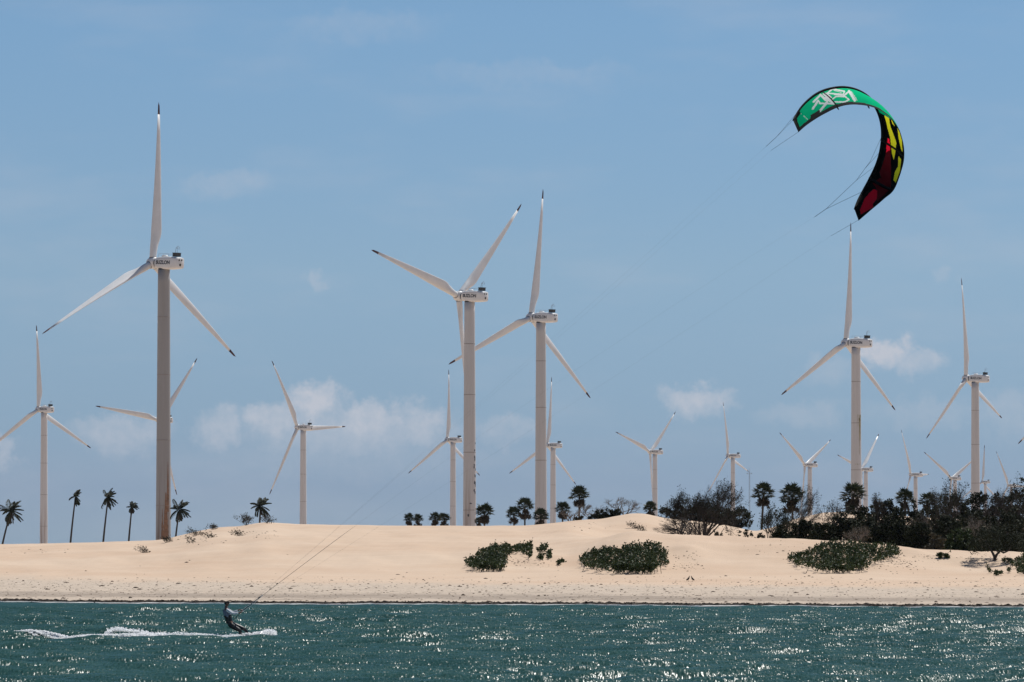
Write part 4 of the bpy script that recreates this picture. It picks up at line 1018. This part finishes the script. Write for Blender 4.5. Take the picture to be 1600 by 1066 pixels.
for i in range(NS + 1):
    pa, pb = TEp[i], LEp[i]
    tg = (TEp[min(i + 1, NS)] - TEp[max(i - 1, 0)]).normalized(); chd = (pb - pa).normalized(); nrm = tg.cross(chd).normalized()
    if nrm.dot(pa - Vector((cen.x, pa.y, cen.z))) < 0: nrm = -nrm
    c_len = (pb - pa).length
    for j in range(NC + 1):
        f = j / NC      # 0 trailing edge, 1 leading edge
        cam_ = c_len * .075 * math.sin(math.pi * f ** .9) * (1 - .25 * f) * math.sin(math.pi * i / NS) ** .3
        scal = .012 * abs(math.sin(i / NS * math.pi * 7)) * (1 - f)
        verts.append(pa.lerp(pb, f) + nrm * (cam_ + scal))
faces = []; mi_ = []
for i in range(NS):
    for j in range(NC):
        vv = (i * (NC + 1) + j, (i + 1) * (NC + 1) + j, (i + 1) * (NC + 1) + j + 1, i * (NC + 1) + j + 1)
        faces.append(vv); c_ = (verts[vv[0]] + verts[vv[2]]) / 2; x, y = kpx(c_); f = (j + .5) / NC; tt = (i + .5) / NS
        k = 0
        if tt < .5:
            if any(segd(x, y, a, b_) < w_ for a, b_, w_ in ST): k = 1
            dA = f * math.hypot(*(catmull(A, tt) - catmull(B, tt)))
            if dA < 4.2 - 8 * max(0, tt - .22) : k = 6
            if 1266.5 < x < 1281 and dA < 7.5 and y > 172: k = 6
            if tt < .025 or (tt < .05 and f > .75) or tt < .012 + .02 * f: k = 2
            if f > .93: k = 2
            if abs(tt - 3 / 16) < .0035: k = 2
        elif tt < .54: k = 0 if f > .03 else 6
        else:
            k = 2
            if any(inpoly(x, y, p) for p in PY): k = 3
            elif any(inpoly(x, y, p) for p in PR): k = 4
            elif any(inpoly(x, y, p) for p in PM): k = 5
            if abs(tt - 13 / 16) < .004 and f > .1: k = 2
        mi_.append(k)
me = bpy.data.meshes.new('canopy'); me.from_pydata([tuple(v) for v in verts], [], faces)
for mm in (KG, KW, KK, KY, KR, KM, KB): me.materials.append(mm)
me.polygons.foreach_set('material_index', mi_); me.polygons.foreach_set('use_smooth', [True] * len(faces)); me.update()
cano = bpy.data.objects.new('canopy', me); COL.objects.link(cano); cano.parent = kroot
mb = MB(); pts = LEp[::5]
mb.tube(pts, [-.0 + .025 + .05 * math.sin(math.pi * k / (len(pts) - 1)) ** .5 for k in range(len(pts))], 10); mb.build('leading_edge', KT, kroot, True)
for st_ in (3 / 16, .34, .5, .66, 13 / 16):
    i = int(st_ * NS); mb = MB(); row = [verts[i * (NC + 1) + j] for j in range(0, NC + 1, 7)]
    cc_ = Vector((cen.x, 0, cen.z)); pp = []
    for r_2 in row:
        inw = (cc_ - Vector((r_2.x, 0, r_2.z))).normalized(); pp.append(r_2 + inw * .05)
    e = (pp[0] - pp[1]).normalized() * .07; pp = [pp[0] + e] + pp
    mb.tube(pp, [.02, .03] + [.035 + .02 * k / len(row) for k in range(len(row) - 1)] + [.055], 8); mb.build('strut', KT, kroot, True)
# bridle and lines to the bar
LINE = mat('kite_line', (.10, .10, .11), .5); BRI = mat('bridle_line', (.04, .04, .045), .5)
BAR = P(379, 954.5, 246.0)
def KP(i_, f=1): return verts[int(i_ * NS) * (NC + 1) + int(f * NC)] 
mb = MB()
bA = P(1197, 229, KD + 1.2) - KO; bA2 = P(1205, 235, KD) - KO
bn1 = P(1213.5, 214, KD + 1.3) - KO
for f in (.0, .05): mb.tube([KP(f), bn1], .006, 4)
mb.tube([bn1, bA], .008, 4); mb.tube([KP(.02, 0), bA2], .007, 4)
n1 = P(1360, 252, KD + 1.5) - KO; n2 = P(1338, 282, KD + 1.4) - KO; n3 = P(1291, 326.5, KD + 1) - KO; n4 = P(1273, 339, KD + 1) - KO
mb.tube([KP(.64), n1], .006, 4); mb.tube([KP(.70), n1.lerp(n2, .4)], .005, 4); mb.tube([n1, n2, n3], .007, 4); mb.tube([KP(.755), n2], .005, 4); mb.tube([KP(.88), n3], .007, 4); mb.tube([n3, n4], .009, 4)
n5 = P(1298, 369, KD) - KO; mb.tube([KP(.985, 0), n5], .007, 4)
mb.build('bridle', BRI, kroot)
barv = Vector((.05, -.26, -.02))
D0 = P(540, 828, 244.6) - KO; LS = BAR - KO
for a_, off, rl in ((bA, Vector((0, .05, .02)), .0012), (bA2, -barv, .0014), (n4, Vector((0, 0, 0)), .0075), (n5, barv, .0014)):
    mb = MB(); s0 = LS + off; d_ = a_ - s0; pts = []; rs = []
    for k in range(25):
        f = k / 24; p = s0 + d_ * f; p.z -= (.1 if rl < .005 else -.5) * 4 * f * (1 - f); pts.append(p); rs.append(rl if f < .17 else .0013)
    mb.tube(pts, rs, 4); mb.build('flying_line', LINE, kroot)

# ------------------------------------------------------------------ rider
RD = 246.0
SKIN = mat('skin', (.19, .095, .06), .5); HAIR = mat('dark_cap', (.012, .010, .010), .7); VEST = mat('rash_vest', (.17, .19, .27), .6, noise=(8, .15)); SLV = mat('white_sleeve', (.72, .73, .76), .6)
SHORT = mat('black_wetsuit', (.012, .012, .014), .4); HARN = mat('black_harness', (.02, .02, .022), .5)
pg = P(377, 998, RD); pg.z = 0.02; proot = empty('person', pg)
tag(proot, 'kitesurfer in white and grey-blue vest and black wetsuit leaning back, both hands on the bar', 'person')
def W(px, py, dy=0.0): return P(px, py, RD + dy) - pg
def skin(name, pts, edges, m_, root_i, parent, sub=2):
    me = bpy.data.meshes.new(name); bm = bmesh.new(); sk = bm.verts.layers.skin.verify(); vs = []
    for p, r in pts:
        v = bm.verts.new(p); v[sk].radius = (r, r) if not isinstance(r, tuple) else r; vs.append(v)
    bm.verts.index_update(); vs[root_i][sk].use_root = True
    for a, b_ in edges: bm.edges.new((vs[a], vs[b_]))
    bm.to_mesh(me); bm.free(); me.materials.append(m_)
    o = bpy.data.objects.new(name, me); COL.objects.link(o); o.parent = parent
    md = o.modifiers.new('skin', 'SKIN'); md.use_smooth_shade = True; sb = o.modifiers.new('sub', 'SUBSURF'); sb.levels = sub; sb.render_levels = sub
    return o
Jt = dict(pel=(W(359.5, 975), .125), wst=(W(357, 967.5), .115), chs=(W(354.8, 958), .15), upc=(W(353.3, 952.5), .115), nck=(W(352.9, 948.6), .055), jaw=(W(353.8, 945.8), .062), hed=(W(354.5, 942.8), .112), crn=(W(354, 940.2), .085),
          shN=(W(353.2, 952.2, -.19), .062), elN=(W(363.5, 959.5, -.25), .042), wrN=(W(375, 957.3, -.22), .028), shF=(W(354, 951.6, .19), .062), elF=(W(364, 957.8, .26), .042), wrF=(W(374, 952.8, .2), .028),
          hpN=(W(361, 977.5, -.1), .115), knN=(W(375.5, 985.5, -.14), .072), anN=(W(376.7, 995, -.12), .048), ftN=(W(380, 997.6, -.16), .04), hpF=(W(362.5, 975.5, .1), .11), knF=(W(382, 983, .12), .068), anF=(W(390.3, 993.2, .1), .046), ftF=(W(393.8, 995.6, .08), .04))
names = list(Jt); ix = {n_: i for i, n_ in enumerate(names)}
pts = [Jt[n_] for n_ in names]
ed = [('pel', 'wst'), ('wst', 'chs'), ('chs', 'upc'), ('upc', 'nck'), ('nck', 'jaw'), ('jaw', 'hed'), ('hed', 'crn'), ('upc', 'shN'), ('shN', 'elN'), ('elN', 'wrN'), ('upc', 'shF'), ('shF', 'elF'), ('elF', 'wrF'),
      ('pel', 'hpN'), ('hpN', 'knN'), ('knN', 'anN'), ('anN', 'ftN'), ('pel', 'hpF'), ('hpF', 'knF'), ('knF', 'anF'), ('anF', 'ftF')]
edges = [(ix[a], ix[b_]) for a, b_ in ed]
hd = Jt['hed'][0]; nose = len(pts); pts += [(hd + Vector((.105, 0, -.015)), .018), (hd + Vector((0, -.10, -.01)), .02), (hd + Vector((0, .10, -.01)), .02), (hd + Vector((.085, 0, -.085)), .022)]
edges += [(ix['hed'], nose), (ix['hed'], nose + 1), (ix['hed'], nose + 2), (ix['jaw'], nose + 3)]
barc = BAR - pg; bdir = Vector((.12, -1, -.12)).normalized()
for wr, sg in (('wrN', 1), ('wrF', -1)):
    w0 = Jt[wr][0]; hand_c = barc + bdir * (.17 * sg); palm = w0.lerp(hand_c, .6); pi_ = len(pts); pts.append((palm, .036)); edges.append((ix[wr], pi_))
    fwd = (hand_c - w0).normalized()
    for k in range(4):
        off = bdir * (.033 - .022 * k); ln_ = (.9, 1, .95, .8)[k]; b0 = len(pts)
        pts += [(palm + off * 1.0 + fwd * .04, .0095), (hand_c + off + Vector((0, 0, .022)) * ln_, .009), (hand_c + off + fwd * .024 * ln_ + Vector((0, 0, .004)), .0085), (hand_c + off + fwd * .008 - Vector((0, 0, .022)) * ln_, .008)]
        edges += [(pi_, b0), (b0, b0 + 1), (b0 + 1, b0 + 2), (b0 + 2, b0 + 3)]
    b0 = len(pts); pts += [(palm + bdir * .035 - Vector((0, 0, .015)), .012), (hand_c + bdir * .03 - Vector((0, 0, .026)), .010), (hand_c + bdir * .012 + fwd * .02 - Vector((0, 0, .018)), .009)]
    edges += [(pi_, b0), (b0, b0 + 1), (b0 + 1, b0 + 2)]
skin('body', pts, edges, SKIN, ix['pel'], proot)
def sub(name, nl, el, m_, root, grow_=1.12, add=.008, ends={}):
    ii = {n_: i for i, n_ in enumerate(nl)}
    pt = [((Jt[n_][0] if n_ in Jt else ends[n_][0]), (Jt[n_][1] * grow_ + add if n_ in Jt else ends[n_][1])) for n_ in nl]
    return skin(name, pt, [(ii[a], ii[b_]) for a, b_ in el], m_, ii[root], proot)
def mid2(a, b_, f, r): return (Jt[a][0].lerp(Jt[b_][0], f), r)
sub('vest', ['w0', 'wst', 'chs', 'upc', 'shN', 'shF', 'nk2'], [('w0', 'wst'), ('wst', 'chs'), ('chs', 'upc'), ('upc', 'shN'), ('upc', 'shF'), ('upc', 'nk2')], VEST, 'chs', ends={'w0': mid2('wst', 'pel', .35, .13), 'nk2': mid2('upc', 'nck', .7, .07)})
for s_3 in ('N', 'F'):
    sub('sleeve', ['sh' + s_3, 'el' + s_3, 'wq'], [('sh' + s_3, 'el' + s_3), ('el' + s_3, 'wq')], SLV, 'el' + s_3, 1.15, .010, {'wq': mid2('el' + s_3, 'wr' + s_3, .82, .042)})
sub('wetsuit_trousers', ['w1', 'pel', 'hpN', 'knN', 'aN', 'hpF', 'knF', 'aF'], [('w1', 'pel'), ('pel', 'hpN'), ('hpN', 'knN'), ('knN', 'aN'), ('pel', 'hpF'), ('hpF', 'knF'), ('knF', 'aF')], SHORT, 'pel', 1.1, .010, {'w1': mid2('wst', 'pel', .3, .15), 'aN': mid2('knN', 'anN', .9, .055), 'aF': mid2('knF', 'anF', .9, .055)})
sub('harness', ['p0', 'wst', 'p1'], [('p0', 'wst'), ('wst', 'p1')], HARN, 'wst', 1.25, .02, {'p0': mid2('wst', 'chs', .35, .15), 'p1': mid2('wst', 'pel', .85, .165)})
skin('cap', [(hd + Vector((-.01, 0, .01)), .148), (hd + Vector((-.01, 0, .07)), .12), (hd + Vector((.12, 0, .04)), .032), (hd + Vector((-.06, 0, -.07)), .085)], [(0, 1), (0, 2), (0, 3)], HAIR, 0, proot)
skin('sunglasses', [(hd + Vector((.088, -.05, .012)), .022), (hd + Vector((.098, 0, .012)), .012), (hd + Vector((.088, .05, .012)), .022)], [(0, 1), (1, 2)], HARN, 1, proot, 1)
# control bar with leader lines (held by the rider)
croot = empty('control_bar', BAR); tag(croot, 'short black kite control bar in the hands of the rider, with pale leader lines', 'control bar')
mb = MB(); mb.tube([bdir * -.27, bdir * .27], .014, 8); mb.build('bar_grip', HARN, croot, True)
mb = MB(); mb.tube([bdir * -.30, bdir * -.25], .024, 8); mb.tube([bdir * .25, bdir * .30], .024, 8); mb.build('end_float', SLV, croot, True)
mb = MB(); up = (P(540, 828, 245) - BAR).normalized()
mb.tube([W(364.5, 969) + pg - BAR, Vector((0, 0, 0)), up * .9], .012, 6); mb.build('depower_line', HARN, croot)
for e_ in (bdir * .27, bdir * -.27):
    mb = MB(); mb.tube([e_, e_ + up * .5 + Vector((0, 0, -.03)), e_ * .3 + up * 1.15], .007, 5); mb.build('leader_line', SLV, croot)
mb = MB(); mb.tube([up * .9, up * 1.0], .03, 6); mb.tube([up * 1.9, up * 1.97], .02, 6); mb.build('swivel', HARN, croot)
# board
bc = P(385, 997.2, RD); broot = empty('kiteboard', (bc.x, bc.y, .07)); tag(broot, 'twin tip kiteboard under the feet of the rider, half hidden in white spray', 'kiteboard')
mb = MB(); rings = []
for i in range(15):
    f = i / 14 * 2 - 1; wdt = .20 * (1 - abs(f) ** 4) + .04; x = f * .68; zc = .09 * abs(f) ** 2.2 + f * .055
    rings.append([(x, wdt * math.cos(a), zc + .012 * math.sin(a) + .10 * math.cos(a) * .5) for a in [k * math.pi / 6 for k in range(12)]])
mb.loft(rings); mb.build('deck', mat('board_white', (.5, .5, .52), .35, noise=(5, .2)), broot, True)
for fx, nm in ((-.22, 'N'), (.24, 'F')):
    mb = MB(); mb.box((fx, -.0, .05), (.12, .24, .03)); mb.tube([(fx, -.10, .05), (fx, -.07, .13), (fx, .07, .13), (fx, .10, .05)], .022, 6); mb.build('foot_strap', HARN, broot)
for fx in (-.62, .62):
    mb = MB(); mb.box((fx, .07, .0), (.07, .008, .07)); mb.build('fin', HARN, broot)
# wake and spray
rnd = random.Random(21); mb = MB()
def drop(p, r):
    for _ in range(2):
        a = rvec(rnd); b2 = a.cross(rvec(rnd)).normalized() * r * 1.3; a = a * r * 1.3
        mb.add([p - a - b2, p + a - b2, p + a + b2, p - a + b2], [(0, 1, 2, 3)])
def wake_profile(px):   # (height above the water in px, density, half width in metres)
    h = np.interp(px, [15, 40, 90, 130, 165, 175, 200, 240, 270, 300, 330, 350, 362, 385, 400, 415, 424, 431], [0, 1.5, 4, 6, 4.5, 4, 4, 5, 6, 5.5, 4, 2.5, 2.5, 3.5, 6, 9, 8, 2])
    n = np.interp(px, [15, 60, 130, 200, 260, 310, 340, 352, 370, 400, 428, 432], [.3, .8, 1, 1, 1, .8, .5, .35, .9, 1.3, 1.2, 0]); return h, n
px = 15.0
while px < 431:
    h, n = wake_profile(px); D = 241.5 + .6 * mnoise.noise(Vector((px * .03, 0, 0))) + max(0, px - 345) / 85 * 2.2
    if px > 352: D = 244.6 + (px - 352) / 80 * 2.8
    for _ in range(int(85 * n)):
        hh = (rnd.random() ** 3.2) * h / 37; d2 = rnd.gauss(0, .16 + hh * .5) ; xx = P(px + rnd.uniform(-2, 2), 1000, D).x
        if px < 350 and px > 165 and hh > .12: xx -= (hh - .1) * .8
        z = seaz(xx, D + d2) + .02 + hh
        drop(Vector((xx, D + d2, z)), rnd.uniform(.010, .026) * (1 - min(.5, hh)))
    px += .8
# the curling plume above the wake
arc = [(166, 991), (172, 986), (180, 983), (195, 984), (215, 986.5), (235, 990), (262, 992), (290, 993.5), (320, 996)]
for _ in range(2600):
    f = rnd.random() ** 1.1 * (len(arc) - 1.001); k = int(f); px = arc[k][0] * (1 - f + k) + arc[k + 1][0] * (f - k); py = arc[k][1] * (1 - f + k) + arc[k + 1][1] * (f - k)
    p = P(px + rnd.gauss(0, 1.6), py + abs(rnd.gauss(0, 1.3)) * (1 if rnd.random() < .8 else -1.2), 242.2 + rnd.gauss(0, .2)); drop(p, rnd.uniform(.010, .026))
for _ in range(150):
    px = rnd.uniform(395, 433); drop(P(px, 997 - abs(rnd.gauss(0, 1)) * (px - 380) / 8, 247 + rnd.gauss(0, .2)), rnd.uniform(.010, .022))
# the foam sheet itself
prev = None
for i in range(420):
    px = 18 + i * .95
    h, n = wake_profile(px); D = 241.5 + .6 * mnoise.noise(Vector((px * .03, 0, 0)))
    if px > 345: D = 241.5 + min(1, (px - 345) / 20) * 3.1 + max(0, px - 365) / 80 * 2.4
    x = P(px, 1000, D).x; wd = (.16 + .22 * n) * min(1, (px - 15) / 60) * (1 + .5 * mnoise.noise(Vector((px * .15, 2, 0)))); row = []
    for j in range(7):
        f = j / 6 * 2 - 1; zz = seaz(x, D + f * wd) + .015 + (1 - f * f) * (.045 + h / 37 * .38) * (.7 + .6 * mnoise.noise(Vector((px * .3, f * 2, 4))))
        row.append((x, D + f * wd, zz))
    if prev: mb.add(prev + row, [(j, j + 1, j + 8, j + 7) for j in range(6)])
    prev = row
o = mb.build('wake_foam', FOAM, smooth=False); tag(o, 'white foam and spray trailing left behind the kitesurfer', 'foam', kind='stuff')

# ------------------------------------------------------------------ haze: thin salty air round the whole scene
hm = bpy.data.materials.new('haze'); hm.use_nodes = True; hm.node_tree.nodes.clear(); q = NT(hm.node_tree)
v_ = q.node('ShaderNodeVolumePrincipled'); v_.inputs['Color'].default_value = (.80, .88, 1, 1); v_.inputs['Density'].default_value = 1.0e-5; v_.inputs['Anisotropy'].default_value = .2
o_ = q.node('ShaderNodeOutputMaterial'); q.l.new(v_.outputs[0], o_.inputs['Volume'])
mb = MB(); mb.box((0, 8000, 65), (26000, 34000, 138)); o = mb.build('haze', hm); tag(o, 'thin pale haze over the sea, dunes and turbines', 'haze', kind='stuff')
